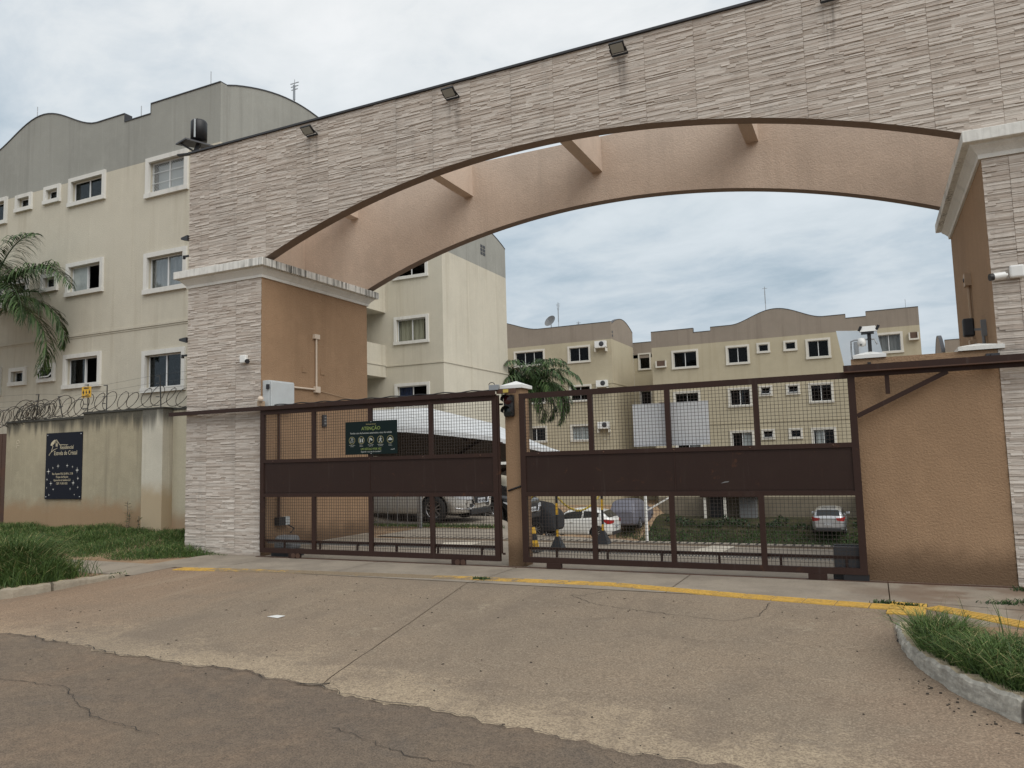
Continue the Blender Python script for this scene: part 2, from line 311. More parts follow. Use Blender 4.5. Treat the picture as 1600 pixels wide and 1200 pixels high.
k=M_('yard_paving',(.27,.24,.2),.9,spec=.2); n1=k.noise(.5,5,.6,.3); n2=k.noise(6,5,.65); c=k.mix(k.ramp(n1,.38,.65),(.33,.285,.23),(.25,.215,.175)); c=k.mix(k.ramp(n2,.5,.75,0,.4),c,(.17,.145,.12)); k.col(c); YARD=k.m
k=M_('red_soil',(.3,.18,.1),.95,spec=.1); n1=k.noise(2,6,.7); k.col(k.mix(k.ramp(n1,.35,.65),(.26,.17,.105),(.36,.26,.17))); k.bump(k.noise(30,5,.7),.8,.03); SOIL=k.m
k=M_('yellow_tactile',(.6,.35,.05),.8,spec=.25); n1=k.noise(6,5,.7); n2=k.noise(40,4,.7); wr=k.attr('tone'); c=k.mix(k.ramp(n1,.4,.65),(.62,.39,.085),(.50,.32,.09)); thr=k.math('ADD',k.math('MULTIPLY',k.noise(4,6,.72),1.0),k.math('MULTIPLY',k.math('SUBTRACT',wr,.5),.9)); c=k.mix(k.ramp(thr,.50,.66,0,.93),c,(.25,.205,.155)); c=k.mix(k.ramp(n2,.3,.55,.45,0),c,(.20,.13,.06)); k.col(c); k.bump(n2,.4,.005); TACT=k.m
k=M_('old_kerb_paint',(.5,.48,.42),.92,spec=.2); n1=k.noise(1,5,.65,.2,k.map((5,5,16))); n2=k.noise(20,5,.7); c=k.mix(k.ramp(n1,.4,.6),(.60,.565,.49),(.40,.375,.325)); c=k.mix(k.ramp(k.noise(2.6,4,.6),.54,.70,0,.55),c,(.17,.168,.16)); c=k.mix(k.ramp(n2,.4,.7,.3,0),c,(.10,.09,.08)); k.col(c); k.bump(n2,.8,.015); KERB=k.m
k=M_('worn_kerb_top',(.5,.4,.27),.92,spec=.2); n2=k.noise(18,5,.7); k.col(k.mix(k.ramp(n2,.35,.65),(.30,.245,.17),(.50,.42,.29))); k.bump(n2,.8,.015); KERBT=k.m
CRACK=flat('dark_crack',(.025,.022,.02),1)
def leafmat(name,a,b,rough=.55,dry=None):
    k=M_(name,a,rough,spec=.35); t=k.attr('tone'); c=k.mix(t,a,b)
    if dry: c=k.mix(k.ramp(t,.88,.97),c,dry)
    k.col(c)
    k.b.inputs['Subsurface Weight'].default_value=0
    return k.m
GRASS=leafmat('grass_blade',(.026,.056,.013),(.115,.185,.042),.6,(.30,.26,.12)); WEED=leafmat('weed_leaf',(.016,.036,.012),(.06,.11,.03))
PALM=leafmat('palm_leaflet',(.018,.042,.015),(.085,.14,.045)); PALMD=leafmat('dark_leaf',(.010,.024,.010),(.035,.065,.022))
TRUNK=plaster('palm_trunk',(.22,.19,.15),.8,20,.3)
# ------------------------------------------------------------------ ground
def ss(x,a,b):
    t=max(0.0,min(1.0,(x-a)/(b-a))); return t*t*(3-2*t)
def ground_z(x,y):
    if y<=10.2:
        z=-0.12*max(0.0,min(1.0,(8.8-y)/3.8))
    elif y<14.2: z=0.0
    else:
        right=-0.125*(y-14.2); left=-0.17*max(0,y-19.5); k=ss(x,-.50*y-.15,-.46*y+.5); z=right*k+left*(1-k)
        z=max(z,-3.6)
        if y>43.2 and x>-12.6: z=-3.6+1.15*ss(y,43.4,47.6)
        if y>43.2 and x<=-12.6: z=max(z,-3.6+1.6*ss(y,43.0,48))
    z+=0.30*ss(y,9.0,11.2)*ss(-x,11.2,13.2)
    return z
def axis(vals):
    out=[]
    for (a,b,st) in vals: out += list(np.arange(a,b,st))
    return out+[vals[-1][1]]
xs=axis([(-900,-100,100),(-100,-30,10),(-30,-14,1.0),(-14,4,.5),(4,30,2),(30,100,10),(100,900,100)])
ys=axis([(-400,-40,60),(-40,0,8),(0,16,.5),(16,60,1.0),(60,120,10),(120,1500,120)])
g=MB(); g.grid([[(x,y,ground_z(x,y)-.03) for x in xs] for y in ys]); build(g,'ground',[SOIL],kind='structure',at=(0,0,0))

def edge_y(x):      # where the driveway slab meets the asphalt
    base=np.interp(x,[-24,-14,-8.7,-4.5,-1.8,-1.2,-.67,.75,2.2,6],[5.55,5.5,5.27,5.0,4.6,4.58,4.57,4.5,4.3,4.2])
    return base
def wob(x,s=1.0):
    return s*(.03*math.sin(x*2.3+1)+.022*math.sin(x*5.9+.4)+.018*math.sin(x*13.7)+.02*math.sin(x*29.1+2)+.014*math.sin(x*61+1))
KX=[-13.5,-11.6,-10.9,-10.55,-10.45,-10.44]; 
def kerb_left_y(x): return np.interp(x,[-26,-12,-11.2,-10.75,-10.5,-10.45],[5.9,5.9,6.0,6.25,6.9,9.0])
KR=[(.08,8.05),(.09,7.6),(.12,7.2),(.22,6.75),(.43,6.2),(.74,5.75),(1.15,5.4),(1.8,5.15),(2.8,5.0),(6.5,4.9)]
def kerb_right_y(x): return np.interp(x,[p[0] for p in KR],[p[1] for p in KR])
# road
r=MB(); rx=axis([(-120,-20,10),(-20,8,.25),(8,120,10)])
ry=[-9,-6,-4,-2]+list(np.arange(-1,6.3,.25))
r.grid([[(x,y if y<4 else y,ground_z(x,y)-.012+.004*math.sin(x*1.7)*math.sin(y*2.1)) for x in rx] for y in ry],0); build(r,'road',[ROADM],kind='structure',at=(0,0,0))
# driveway apron: two slabs parted by the slanting joint
def joint_x(y): return np.interp(y,[4.0,9.2],[-4.02,-4.97])
def drive(xa,xb,name,side):
    d=MB(); n=int(round(40)); rows=[]; edg=[]
    N=210
    for i in range(N+1):
        u=i/N; row=[]
        for j in range(41):
            v=j/40
            # columns follow the joint
            xu=xa+(xb-xa)*u; dj=(xu-xa) if side>0 else (xb-xu); x=xu-.87*v*max(0.0,1-dj/3.4)
            lo=edge_y(x)+wob(x); hi=9.02
            if x<-10.45: hi=float(kerb_left_y(x))+.05
            if x>.06: hi=max(4.6,float(kerb_right_y(max(.08,x-.10)))+.12)
            hi=max(hi,lo+.02)
            y=lo+(hi-lo)*v; zz=ground_z(x,y)+.0-(.012 if v==0 else 0); row.append((x,y,zz)); edg.append(y-lo)
        rows.append(row)
    d.grid(rows,0,.5,True)
    me=d.mesh(name,[DRIVE]); at=me.attributes.new('edge','FLOAT','POINT'); at.data.foreach_set('value',edg)
    o=bpy.data.objects.new(name,me); COL.objects.link(o); return props(o,kind='structure')
drive(-24.0,-4.105,'driveway',-1)
drive(-4.095,6.4,'driveway',1)
# sidewalk strip between the tactile line and the gates, cut in slabs
sl_joints=[-24,-19,-14.5,-11.2,-9.6,-7.4,-4.9,-2.32,.07,1.9,6.4]
for i in range(len(sl_joints)-1):
    a,b=sl_joints[i]+.006,sl_joints[i+1]-.006; w=MB()
    if b<-10.4: y0,y1=8.05,9.2
    elif a>.05: y0,y1=7.62,10.54
    else: y0,y1=9.03,10.54
    if a>-10 and b<.1: y0=9.03
    w.grid([[(a+(b-a)*u/6,y0+(y1-y0)*v/8,ground_z(a+(b-a)*u/6,y0+(y1-y0)*v/8)+.004) for u in range(7)] for v in range(9)]); build(w,'sidewalk',[WALK],kind='structure',at=(0,0,0))
w=MB(); w.grid([[(x,y,ground_z(x,y)+.003) for x in np.linspace(-11.195,-10.44,5)] for y in np.linspace(8.25,9.03,6)]); build(w,'sidewalk',[WALK],kind='structure',at=(0,0,0))
# slab under the gates and the yard beyond
y_=MB(); yx=list(np.arange(-10.0,1.43,.5))+[1.43]; y_.grid([[(x,y,ground_z(x,y)-.004) for x in yx] for y in np.arange(10.56,14.01,.345)]); build(y_,'yard_apron',[YARD],kind='structure',at=(0,0,0))
l_=MB(); lx=list(np.arange(-8.2,6.01,.4)); l_.grid([[(x,y,ground_z(x,y)-.008) for x in lx] for y in np.arange(14.012,43.31,.45)]); build(l_,'parking_lane',[YARD],kind='structure',at=(0,0,0))
p_=MB(); p_.grid([[(x,y,ground_z(x,y)-.006) for x in np.arange(-17,-8.19,.44)] for y in np.arange(16.6,43,.6)]); build(p_,'parking_bays',[YARD],kind='structure',at=(0,0,0))
p_=MB(); p_.grid([[(x,y,ground_z(x,y)-.005) for x in np.arange(-10.0,-8.19,.3)] for y in np.arange(14.01,15.9,.27)]); build(p_,'yard_apron',[YARD],kind='structure',at=(0,0,0))
# cracks: thin recessed-looking ribbons of dark dirt
def ribbon(pts,w,name='crack',dz=.004,mat=CRACK,seed=1,jag=.02):
    q=random.Random(seed); m=MB(); P=[]
    for (x0,y0),(x1,y1) in zip(pts[:-1],pts[1:]):
        n=max(2,int(math.hypot(x1-x0,y1-y0)/.06))
        for i in range(n): t=i/n; P.append((x0+(x1-x0)*t+q.uniform(-jag,jag),y0+(y1-y0)*t+q.uniform(-jag,jag)))
    P.append(pts[-1]); L=[];R=[]
    for i,(x,y) in enumerate(P):
        a=P[max(0,i-1)]; b=P[min(len(P)-1,i+1)]; dx,dy=b[0]-a[0],b[1]-a[1]; l=math.hypot(dx,dy) or 1; ww=w*q.uniform(.35,1.25)/2
        L.append((x-dy/l*ww,y+dx/l*ww,ground_z(x,y)+dz)); R.append((x+dy/l*ww,y-dx/l*ww,ground_z(x,y)+dz))
    m.grid([L,R],0,.5,False); return m
cr=MB()
def addm(a,b):
    n=len(a.v); a.v+=b.v; a.f+=[tuple(i+n for i in f) for f in b.f]; a.m+=b.m; a.t+=b.t; a.sm+=b.sm
addm(cr,ribbon([(x,edge_y(x)+wob(x)-.012) for x in np.arange(-9.6,-3.0,.1)],.011,seed=3,jag=.01))
addm(cr,ribbon([(x,edge_y(x)+wob(x)-.012) for x in np.arange(-3.0,-.9,.1)],.006,seed=4,jag=.008))
addm(cr,ribbon([(-3.35,8.6),(-2.9,8.2),(-2.1,8.0),(-1.4,7.85),(-1.15,8.1),(-1.1,8.75)],.007,seed=9))
addm(cr,ribbon([(-3.0,8.95),(-3.2,8.6),(-3.35,8.6)],.007,seed=10))
addm(cr,ribbon([(.06,9.3),(.03,8.8),(.06,8.3),(.10,8.05),(.10,7.5)],.014,seed=11,jag=.01))
addm(cr,ribbon([(-4.05,5.02),(-4.3,4.9)],.02,seed=12))
addm(cr,ribbon([(.48,9.18),(1.0,9.08),(2.2,8.9)],.012,seed=13,dz=.009,jag=.004))
for i,(pts,w) in enumerate([([(-9.5,4.6),(-8.2,4.5),(-7.0,4.15),(-6.1,4.2),(-5.2,3.8),(-4.4,3.7)],.006),([(-3.4,4.25),(-2.6,4.0),(-2.2,4.02)],.005),([(-2.0,4.1),(-1.2,3.7),(-.6,3.65)],.005)]):
    addm(cr,ribbon(pts,w,seed=30+i,dz=-.0035,jag=.022))
build(cr,'crack',[CRACK],kind='structure',at=(0,0,0))

# tactile paving: one tile after another
tg=thing('tactile_paving',(-4.5,9.1,0),'yellow ribbed tactile paving line crossing the driveway in front of the gates','tactile paving')
def tact_y(x): return np.interp(x,[-10.2,-8,-5,-3.1,-1.3,.1],[8.88,9.14,9.32,9.38,9.03,8.85])
def tile_mesh(m,c,u,w,L,D,tone,bumps):
    cx,cy=c; ux,uy=u; wx,wy=-uy,ux
    def P(a,b,z): return (cx+ux*a+wx*b,cy+uy*a+wy*b,ground_z(cx,cy)+z)
    def blk(a0,a1,b0,b1,z0,z1): m.hexa([P(a0,b0,z0),P(a1,b0,z0),P(a1,b1,z0),P(a0,b1,z0),P(a0,b0,z1),P(a1,b0,z1),P(a1,b1,z1),P(a0,b1,z1)],0,tone,skip=(0,))
    blk(-L/2,L/2,-D/2,D/2,-.01,.009)
    if bumps=='bars':
        for k_ in range(4): b=-D/2+D*(k_+.5)/4; blk(-L/2+.01,L/2-.01,b-.016,b+.016,.009,.014)
    else:
        for i in range(6):
            for j in range(6): a=-L/2+L*(i+.5)/6; b=-D/2+D*(j+.5)/6; blk(a-.013,a+.013,b-.013,b+.013,.009,.014)
x=-10.2; i=0
while x<.02:
    L=.325; a=(x,float(tact_y(x))); b=(x+L,float(tact_y(x+L))); d=math.hypot(b[0]-a[0],b[1]-a[1]); u=((b[0]-a[0])/d,(b[1]-a[1])/d)
    m=MB(); wear=float(np.interp(x,[-10.2,-9.2,-7.5,-6.2,-4.8,-2,0],[.44,.66,.84,.80,.52,.40,.30]))+rnd.uniform(-.06,.06)
    tile_mesh(m,((a[0]+b[0])/2,(a[1]+b[1])/2),u,0,d-.013,.245,wear,'bars'); build(m,'paving_tile',[TACT],tg); x+=L; i+=1
m=MB(); tile_mesh(m,(.22,8.84),(.996,-.09),0,.34,.62,.22,'dots'); build(m,'paving_tile',[TACT],tg,label='square yellow warning tile with raised dots')
x=.44
while x<3:
    a=(x,8.97-.78*(x-.44)); b=(x+.26,8.97-.78*(x+.26-.44)); d=math.hypot(b[0]-a[0],b[1]-a[1]); m=MB()
    tile_mesh(m,((a[0]+b[0])/2,(a[1]+b[1])/2),((b[0]-a[0])/d,(b[1]-a[1])/d),0,d-.006,.25,.2+rnd.uniform(-.05,.05),'bars'); build(m,'paving_tile',[TACT],tg); x+=.26
# kerbs
def kerb(pts,hs,w,name,label,inward):
    m=MB(); n=len(pts); sec=[]
    for i,(x,y) in enumerate(pts):
        a=pts[max(0,i-1)]; b=pts[min(n-1,i+1)]; dx,dy=b[0]-a[0],b[1]-a[1]; l=math.hypot(dx,dy); nx,ny=-dy/l*inward,dx/l*inward
        h=hs[i]+rnd.uniform(-.004,.004)+.006*math.sin(i*.9); z=ground_z(x,y); j=rnd.uniform(-.003,.003)+.005*math.sin(i*.7+1)
        sec.append([(x+nx*j,y+ny*j,z-.05),(x+nx*(.012+j),y+ny*(.012+j),z+h*.5),(x+nx*(.02),y+ny*(.02),z+h-.022),(x+nx*.045,y+ny*.045,z+h),(x+nx*w,y+ny*w,z+h-.005),(x+nx*w,y+ny*w,z-.05)])
    for i in range(n-1):
        for k_ in range(5): m.face([sec[i][k_],sec[i+1][k_],sec[i+1][k_+1],sec[i][k_+1]],0 if k_<3 else 1,.5,False)
    m.face(sec[0],0); m.face(sec[-1],0)
    return m
def dens(P,k_):
    out=[]
    for a,b in zip(P[:-1],P[1:]):
        for i in range(k_): out.append(tuple(a[q]+(b[q]-a[q])*i/k_ for q in range(len(a))))
    return out+[P[-1]]
krt=thing('kerb',(1,6,-.1),'worn curved whitewashed kerb round the right hand grass bed','kerb','kerbs at the driveway sides')
KRh=[(.08,8.05,.05),(.09,7.6,.07),(.12,7.22,.085),(.22,6.75,.115),(.43,6.2,.14),(.74,5.75,.155),(1.15,5.4,.16),(1.8,5.15,.16),(2.8,5.0,.16),(4.2,4.95,.16)]
for sg in ((0,2),(2,5),(5,7),(7,9)):
    P=dens(KRh[sg[0]:sg[1]+1],18); P=P[:-1] if sg[1]<9 else P
    build(kerb([(p[0],p[1]) for p in P],[p[2] for p in P],.15,'k','',1),'kerb_stone',[KERB,KERBT],krt)
KERBD=plaster("soiled_kerb",(.36,.31,.24),.7,30,.5,(.14,.11,.08),.3)
klt=thing('kerb',(-11.3,7,-.05),'low broken kerb under the left hand grass tuft','kerb','kerbs at the driveway sides')
for P in ([(-10.62,8.35,.02),(-10.6,7.7,.075),(-10.58,7.1,.11)],[(-10.57,7.05,.11),(-10.62,6.55,.13),(-10.9,6.15,.14),(-11.6,5.97,.15)],[(-11.65,5.97,.15),(-14,5.95,.15),(-17,5.95,.15)]):
    P=dens(P,14); build(kerb([(p[0],p[1]) for p in P],[p[2] for p in P],.15,'k','',-1),"kerb_stone",[KERBD,KERBT],klt)
# soil inside the kerbs
s_=MB(); s_.face([(.2,7.95,.03),(.3,6.9,.0),(.6,6.25,.01),(1.0,5.85,.02),(1.9,5.4,.03),(4.2,5.15,.03),(4.2,7.0,.05),(1.9,7.6,.06),(.9,8.0,.04)]); build(s_,'planting_soil',[SOIL],kind='structure',at=(0,0,0))
s_=MB(); s_.face([(-10.75,8.0,.03),(-10.75,6.8,.05),(-11.1,6.3,.05),(-17,6.1,.05),(-17,8.0,.03)]); build(s_,'planting_soil',[SOIL],kind='structure',at=(0,0,0))
# painted arrows in the yard
WPAINT=paint('worn_white_road_paint',(.62,.56,.46),.8,0,.5,(.3,.26,.21))
for nm,P in (('left',[[(-7.55,12.5),(-7.0,12.75),(-7.0,13.45),(-7.75,13.15)],[(-7.9,12.45),(-6.3,12.45),(-6.3,12.56),(-7.9,12.56)]]),('right',[[(-2.95,12.5),(-2.35,12.5),(-2.25,13.7),(-2.65,13.7)],[(-3.6,12.3),(-1.7,12.3),(-1.7,12.48),(-3.6,12.48)]])):
    m=MB()
    for q in P: m.face([(a,b,.002) for a,b in q])
    build(m,'road_marking',[WPAINT],None,'worn white arrow painted on the yard behind the %s gate'%nm,'road marking','painted arrows in the yard')
# slotted drain across the yard
dr=thing('drain',(-4.3,14.05,0),'slotted drain channel crossing the yard behind the gates','drain')
m=MB(); m.box(-9.2,.9,13.92,14.18,-.05,.003); build(m,'drain_cover',[YARD],dr)
m=MB(); xx=-9.1
while xx<.8: m.box(xx,xx+.045,13.95,14.15,.0035,.0055); xx+=.152
build(m,'slot',[CRACK],dr,kind='stuff')
# litter and fallen twigs
m=MB(); m.hexa([(-6.26,6.68,ground_z(-6.3,6.7)+.004),(-6.09,6.66,ground_z(-6.1,6.7)+.003),(-6.06,6.75,ground_z(-6,6.8)+.008),(-6.20,6.77,ground_z(-6.2,6.8)+.004)]+[(-6.26,6.68,ground_z(-6.3,6.7)+.006),(-6.09,6.66,ground_z(-6.1,6.7)+.005),(-6.06,6.75,ground_z(-6,6.8)+.010),(-6.20,6.77,ground_z(-6.2,6.8)+.006)])
build(m,'paper_scrap',[WHITEP],None,'scrap of white paper lying on the left half of the driveway','litter')
m=MB(); q=random.Random(5)
for i in range(420):
    x=q.uniform(-9.5,.6); y=q.uniform(4.2,9.0)
    if x>.0 and y>float(kerb_right_y(x))-.1: continue
    s=q.choice([.0025,.003,.004,.006,.009]); a=q.uniform(0,3.14); z=ground_z(x,y)+.002; c_,s2=math.cos(a)*s,math.sin(a)*s; e_=q.uniform(.4,2.2)
    m.hexa([(x-c_*e_,y-s2*e_,z),(x+s2,y-c_,z),(x+c_*e_,y+s2*e_,z),(x-s2,y+c_,z),(x-c_*e_*.6,y-s2*e_*.6,z+s*.7),(x+s2*.6,y-c_*.6,z+s*.7),(x+c_*e_*.6,y+s2*e_*.6,z+s*.7),(x-s2*.6,y+c_*.6,z+s*.7)],0,.5,(0,))
for i in range(60):
    t=q.random(); k_=int(t*4)+3; a,b=KR[k_],KR[k_+1]; tt=q.random(); x=a[0]+(b[0]-a[0])*tt-q.uniform(0,.2); y=a[1]+(b[1]-a[1])*tt-q.uniform(0.01,.22); z=ground_z(x,y)+.002; s=q.choice([.004,.006,.009])
    m.box(x-s,x+s,y-s,y+s,z,z+s*.8)
build(m,'grit',[flat('dark_grit',(.06,.047,.036),.95)],None,kind='stuff',at=(0,0,0))
# ------------------------------------------------------------------ entrance portal
PX0,PX1,PX2,PX3=-11.93,-10.05,1.43,3.34; PF=10.55; ZC=5.42; ZT=7.84
AXC,AR=-4.35,15.06; AZ=6.55
def arch_z(x):
    d=abs(x-AXC); return AZ-(AR-math.sqrt(AR*AR-d*d))
portal=thing('entrance_portal',(-4.3,12.2,0),'wide double arch gateway clad in striped stone on two tan pillars','gateway')
xz=lambda u,w,d:(u,d,w)
for (a,b,yb) in ((PX0,PX1,13.8),(PX2,PX3,14.45)):
    m=MB(); m.box(a,b,PF,yb,-.2,5.12,0); build(m,'pillar',[TAN],portal)
    # cornice: cove moulding then overhanging mould-stained slab
    c=MB(); rings=[(0.0,5.10),(.03,5.10),(.035,5.15),(.075,5.20),(.115,5.24),(.12,5.275)]
    R=[[(a-p,PF-p,z),(b+p,PF-p,z),(b+p,yb+p,z),(a-p,yb+p,z)] for p,z in rings]
    c.grid(R,0,.5,False,closeu=True); co=build(c,'cornice',[WHITE_PL],portal)
    c=MB(); p=.2; c.box(a-p,b+p,PF-p,yb+p,5.275,ZC); build(c,'cornice_slab',[MOULDY],co,bevel=.008)
# front arch slab and plain back arch
def arch_slab(y0,y1,mats,name,x0=PX0,x1=PX3):
    us=[x0]+list(np.linspace(-9.97,1.27,61))+[x1]; m=MB(); top=[(u,ZT) for u in us]; bot=[(u,arch_z(u) if -9.98<u<1.28 else ZC+.002) for u in us]
    for i in range(len(us)-1):
        (u0,a0),(u1,a1)=top[i],top[i+1]; b0,b1=bot[i][1],bot[i+1][1]
        for d in (y0,y1): m.face([(u0,d,b0),(u1,d,b1),(u1,d,a1),(u0,d,a0)],0)
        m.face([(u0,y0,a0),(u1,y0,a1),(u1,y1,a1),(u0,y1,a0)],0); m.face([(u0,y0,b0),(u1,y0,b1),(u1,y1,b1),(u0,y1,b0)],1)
    for u,a,b in ((x0,ZT,ZC+.002),(x1,ZT,ZC+.002)): m.face([(u,y0,b),(u,y0,a),(u,y1,a),(u,y1,b)],0)
    return build(m,name,mats,portal)
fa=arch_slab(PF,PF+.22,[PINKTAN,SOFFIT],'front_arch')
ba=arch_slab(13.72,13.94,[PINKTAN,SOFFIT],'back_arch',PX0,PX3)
for x in (-10.3,-7.35,-4.5,-1.58):
    m=MB(); m.box(x-.11,x+.11,PF+.222,13.718,7.13,7.80); build(m,'beam',[PINKTAN],portal)
for xa in (PX0,PX3-.2):
    m=MB(); m.box(xa,xa+.2,PF+.2225,13.7175,ZC+.002,ZT-.002); build(m,'end_wall',[PINKTAN],portal)
m=MB(); m.box(PX0-.02,PX3,PF-.045,PF+.26,ZT+.002,ZT+.035); build(m,'coping',[DGREY],fa)
# cladding tiles
TW,TH=.728,.36
def strip_tile(seed,w=TW,h=TH):
    q=random.Random(seed); m=MB(); z=0.002
    while z<h-.004:
        sh=q.choice([.014,.018,.023,.028,.034]); sh=min(sh,h-.002-z)
        if h-.002-z-sh<.012: sh=h-.002-z
        x=.002; 
        while x<w-.004:
            L=q.choice([.12,.18,.26,.36,.48]); L=min(L,w-.002-x)
            if w-.002-x-L<.07: L=w-.002-x
            d0=q.choice([q.uniform(.003,.007),q.uniform(.006,.015)]); d1=d0+q.uniform(-.002,.006); t=min(1,max(0,q.choice([q.gauss(.70,.12),q.gauss(.62,.2),q.gauss(.25,.15)])))
            dl=d0+q.uniform(-.003,.003)
            A=[(x,0,z),(x+L,0,z),(x+L,0,z+sh),(x,0,z+sh)]; B=[(x,-d1,z),(x+L,-d1,z),(x+L,-d0,z+sh),(x,-dl,z+sh)]
            m.face(B,0,t); m.face([A[0],A[1],B[1],B[0]],0,t*.9); m.face([B[3],B[2],A[2],A[3]],0,t)
            m.face([A[0],B[0],B[3],A[3]],0,t); m.face([B[1],A[1],A[2],B[2]],0,t); x+=L
        z+=sh
    return m
variants=[strip_tile(100+i).mesh('tile',[STONE]) for i in range(14)]
off=portal.location; gb=MB()
def clip_mesh(me,planes):
    b=bmesh.new(); b.from_mesh(me)
    for co,no in planes:
        bmesh.ops.bisect_plane(b,geom=b.verts[:]+b.edges[:]+b.faces[:],plane_co=co,plane_no=no,clear_outer=True)
    n=bpy.data.meshes.new('tile'); n.materials.append(STONE); b.to_mesh(n); b.free(); return n
ntile=0
def place_tile(x,z,x0,x1,z0,z1,arch):
    global ntile
    me=variants[rnd.randrange(len(variants))]; pl=[]
    if x<x0-1e-4: pl.append(((x0-x,0,0),(-1,0,0)))
    if x+TW>x1+1e-4: pl.append(((x1-x,0,0),(1,0,0)))
    if z<z0-1e-4: pl.append(((0,0,z0-z),(0,0,-1)))
    if z+TH>z1+1e-4: pl.append(((0,0,z1-z),(0,0,1)))
    if arch:
        xa,xb=max(x,-9.97),min(x+TW,1.27)
        if xb>xa+.01:
            za,zb=arch_z(xa),arch_z(xb); zm=max(arch_z((xa+xb)/2),za,zb)
            if z+TH<=min(za,zb)+.005: return
            if z<zm:
                nrm=Vector((zb-za,0,-(xb-xa))).normalized()
                if xa>x+.01 or xb<x+TW-.01:   # tile straddling the springing: split in two
                    for (ka,kb,arc) in ((x,xa,False),(xa,xb,True),(xb,x+TW,False)):
                        if kb-ka<.01: continue
                        P=list(pl)
                        if ka>x+1e-4: P.append(((ka-x,0,0),(-1,0,0)))
                        if kb<x+TW-1e-4: P.append(((kb-x,0,0),(1,0,0)))
                        if arc: P.append(((xa-x,0,za-z),nrm))
                        put(clip_mesh(me,P),x,z)
                    return
                pl.append(((xa-x,0,za-z),nrm))
    put(clip_mesh(me,pl) if pl else me,x,z)
def put(me,x,z):
    global ntile
    if not me.polygons: return
    o=bpy.data.objects.new('tile',me); COL.objects.link(o); o.parent=portal; o.location=Vector((x,PF,z))-off; ntile+=1
TX0=-9.94-3*TW
i0=int(math.floor((PX0-TX0)/TW)); i1=int(math.ceil((PX3-TX0)/TW))
for i in range(i0,i1):
    x=TX0+i*TW
    if x+TW<PX0+.02: continue
    zt=ZT
    while zt>ZC+.01:
        place_tile(x,zt-TH,PX0,PX3,ZC+.004,ZT,True); zt-=TH
    for (a,b) in ((PX0,PX1),(PX2,PX3)):
        if x+TW<a+.02 or x>b-.02: continue
        z=-.05+.0
        while z<5.10: place_tile(x,z,a,b,-.05,5.095,False); z+=TH
print('tiles',ntile)

# floodlights on the arch
fl=thing('floodlight',(-8.83,PF-.02,7.62),'small black floodlight at the far left of the arch front','floodlight','floodlights on the arch')
m=MB(); n_=Vector((0,-.55,-.83)).normalized(); ux=Vector((1,0,0)); uy=n_.cross(ux)
c=Vector((-8.83,PF-.16,7.62)); m.obox(c,(ux,uy,n_),(.112,.085,.018)); 
for k_ in range(-4,5): m.obox(c-n_*.028+ux*k_*.022,(ux,uy,n_),(.004,.065,.008))
build(m,'lamp_housing',[BLACK],fl)
m=MB(); m.obox(c+n_*.0205,(ux,uy,n_),(.095,.068,.002)); build(m,'lens',[LENS],fl)
m=MB(); m.bar((-8.95,PF-.02,7.57),(-8.95,PF-.16,7.61),.014,.008); m.bar((-8.71,PF-.02,7.57),(-8.71,PF-.16,7.61),.014,.008); m.box(-8.95,-8.71,PF-.045,PF-.022,7.555,7.58); build(m,'bracket',[BLACK],fl)
for x,z,lab in ((-5.89,7.63,'small black floodlight second from the left on the arch front'),(-3.02,7.64,'small black floodlight right of the arch crown, third from left'),(-.11,7.64,'small black floodlight cut by the top edge of the picture')):
    o=copy_tree(fl); o.location.x=x; o.location.z=z; o['label']=lab
# bullet cameras on the stone faces
def bullet_cam(x,z,left,label):
    t=thing('security_camera',(x,PF-.02,z),label,'camera','security cameras on the pillars'); s=-1 if left else 1
    m=MB(); m.box(x-.075,x+.075,PF-.10,PF-.018,z-.07,z+.08); build(m,'junction_box',[WHITEP],t,bevel=.02)
    d=Vector((.75,-.62,-.2)) if left else Vector((-.9,-.3,-.1)); d.normalize(); a=Vector((x+(.09 if left else -.10),PF-.09,z-.03))
    m=MB(); m.tube([a,a+d*.04],.02,8); build(m,'arm',[WHITEP],t)
    m=MB(); m.cyl(a+d*.03,a+d*.16,.042,.042,14); build(m,'camera_body',[WHITEP],t); m=MB(); m.cyl(a+d*.16,a+d*.20,.043,.043,14); build(m,'camera_lens',[BLACK],t)
bullet_cam(-10.42,3.58,True,'white bullet camera on the left stone pillar'); bullet_cam(1.68,3.66,False,'white bullet camera with round box on the right stone pillar')
# metal lamp with black drum on the pillar's upper left corner
t=thing('corner_lamp',(-12.05,PF+.1,7.84),'black drum lamp with tilted shade on the upper left corner of the arch','lamp')
m=MB(); m.lathe((-11.93,PF+.2,8.2),[(0,0),(.16,0),(.16,.37),(.14,.41),(0,.42)],18); build(m,'drum',[BLACK],t)
m=MB(); m.hexa([(-12.38,PF+.02,8.14),(-11.9,PF-.15,8.10),(-11.55,PF+.3,8.02),(-11.9,PF+.5,8.1),(-12.38,PF+.02,8.17),(-11.9,PF-.15,8.13),(-11.55,PF+.3,8.05),(-11.9,PF+.5,8.13)]); build(m,'shade',[DGREY],t)
m=MB(); m.bar((-11.95,PF+.1,7.86),(-11.85,PF+.15,8.14),.07); m.bar((-12.3,PF+.02,7.9),(-11.75,PF+.1,7.88),.08,.03); m.tube([(-12.25,PF,8.15),(-11.98,PF,7.98),(-11.85,PF+.1,7.88)],.02,6); build(m,'arm',[BLACK],t)
m=MB(); m.bar((-11.86,PF+.03,8.2),(-11.86,PF+.03,8.58),.025,.02); build(m,'trim',[LGREY],t)
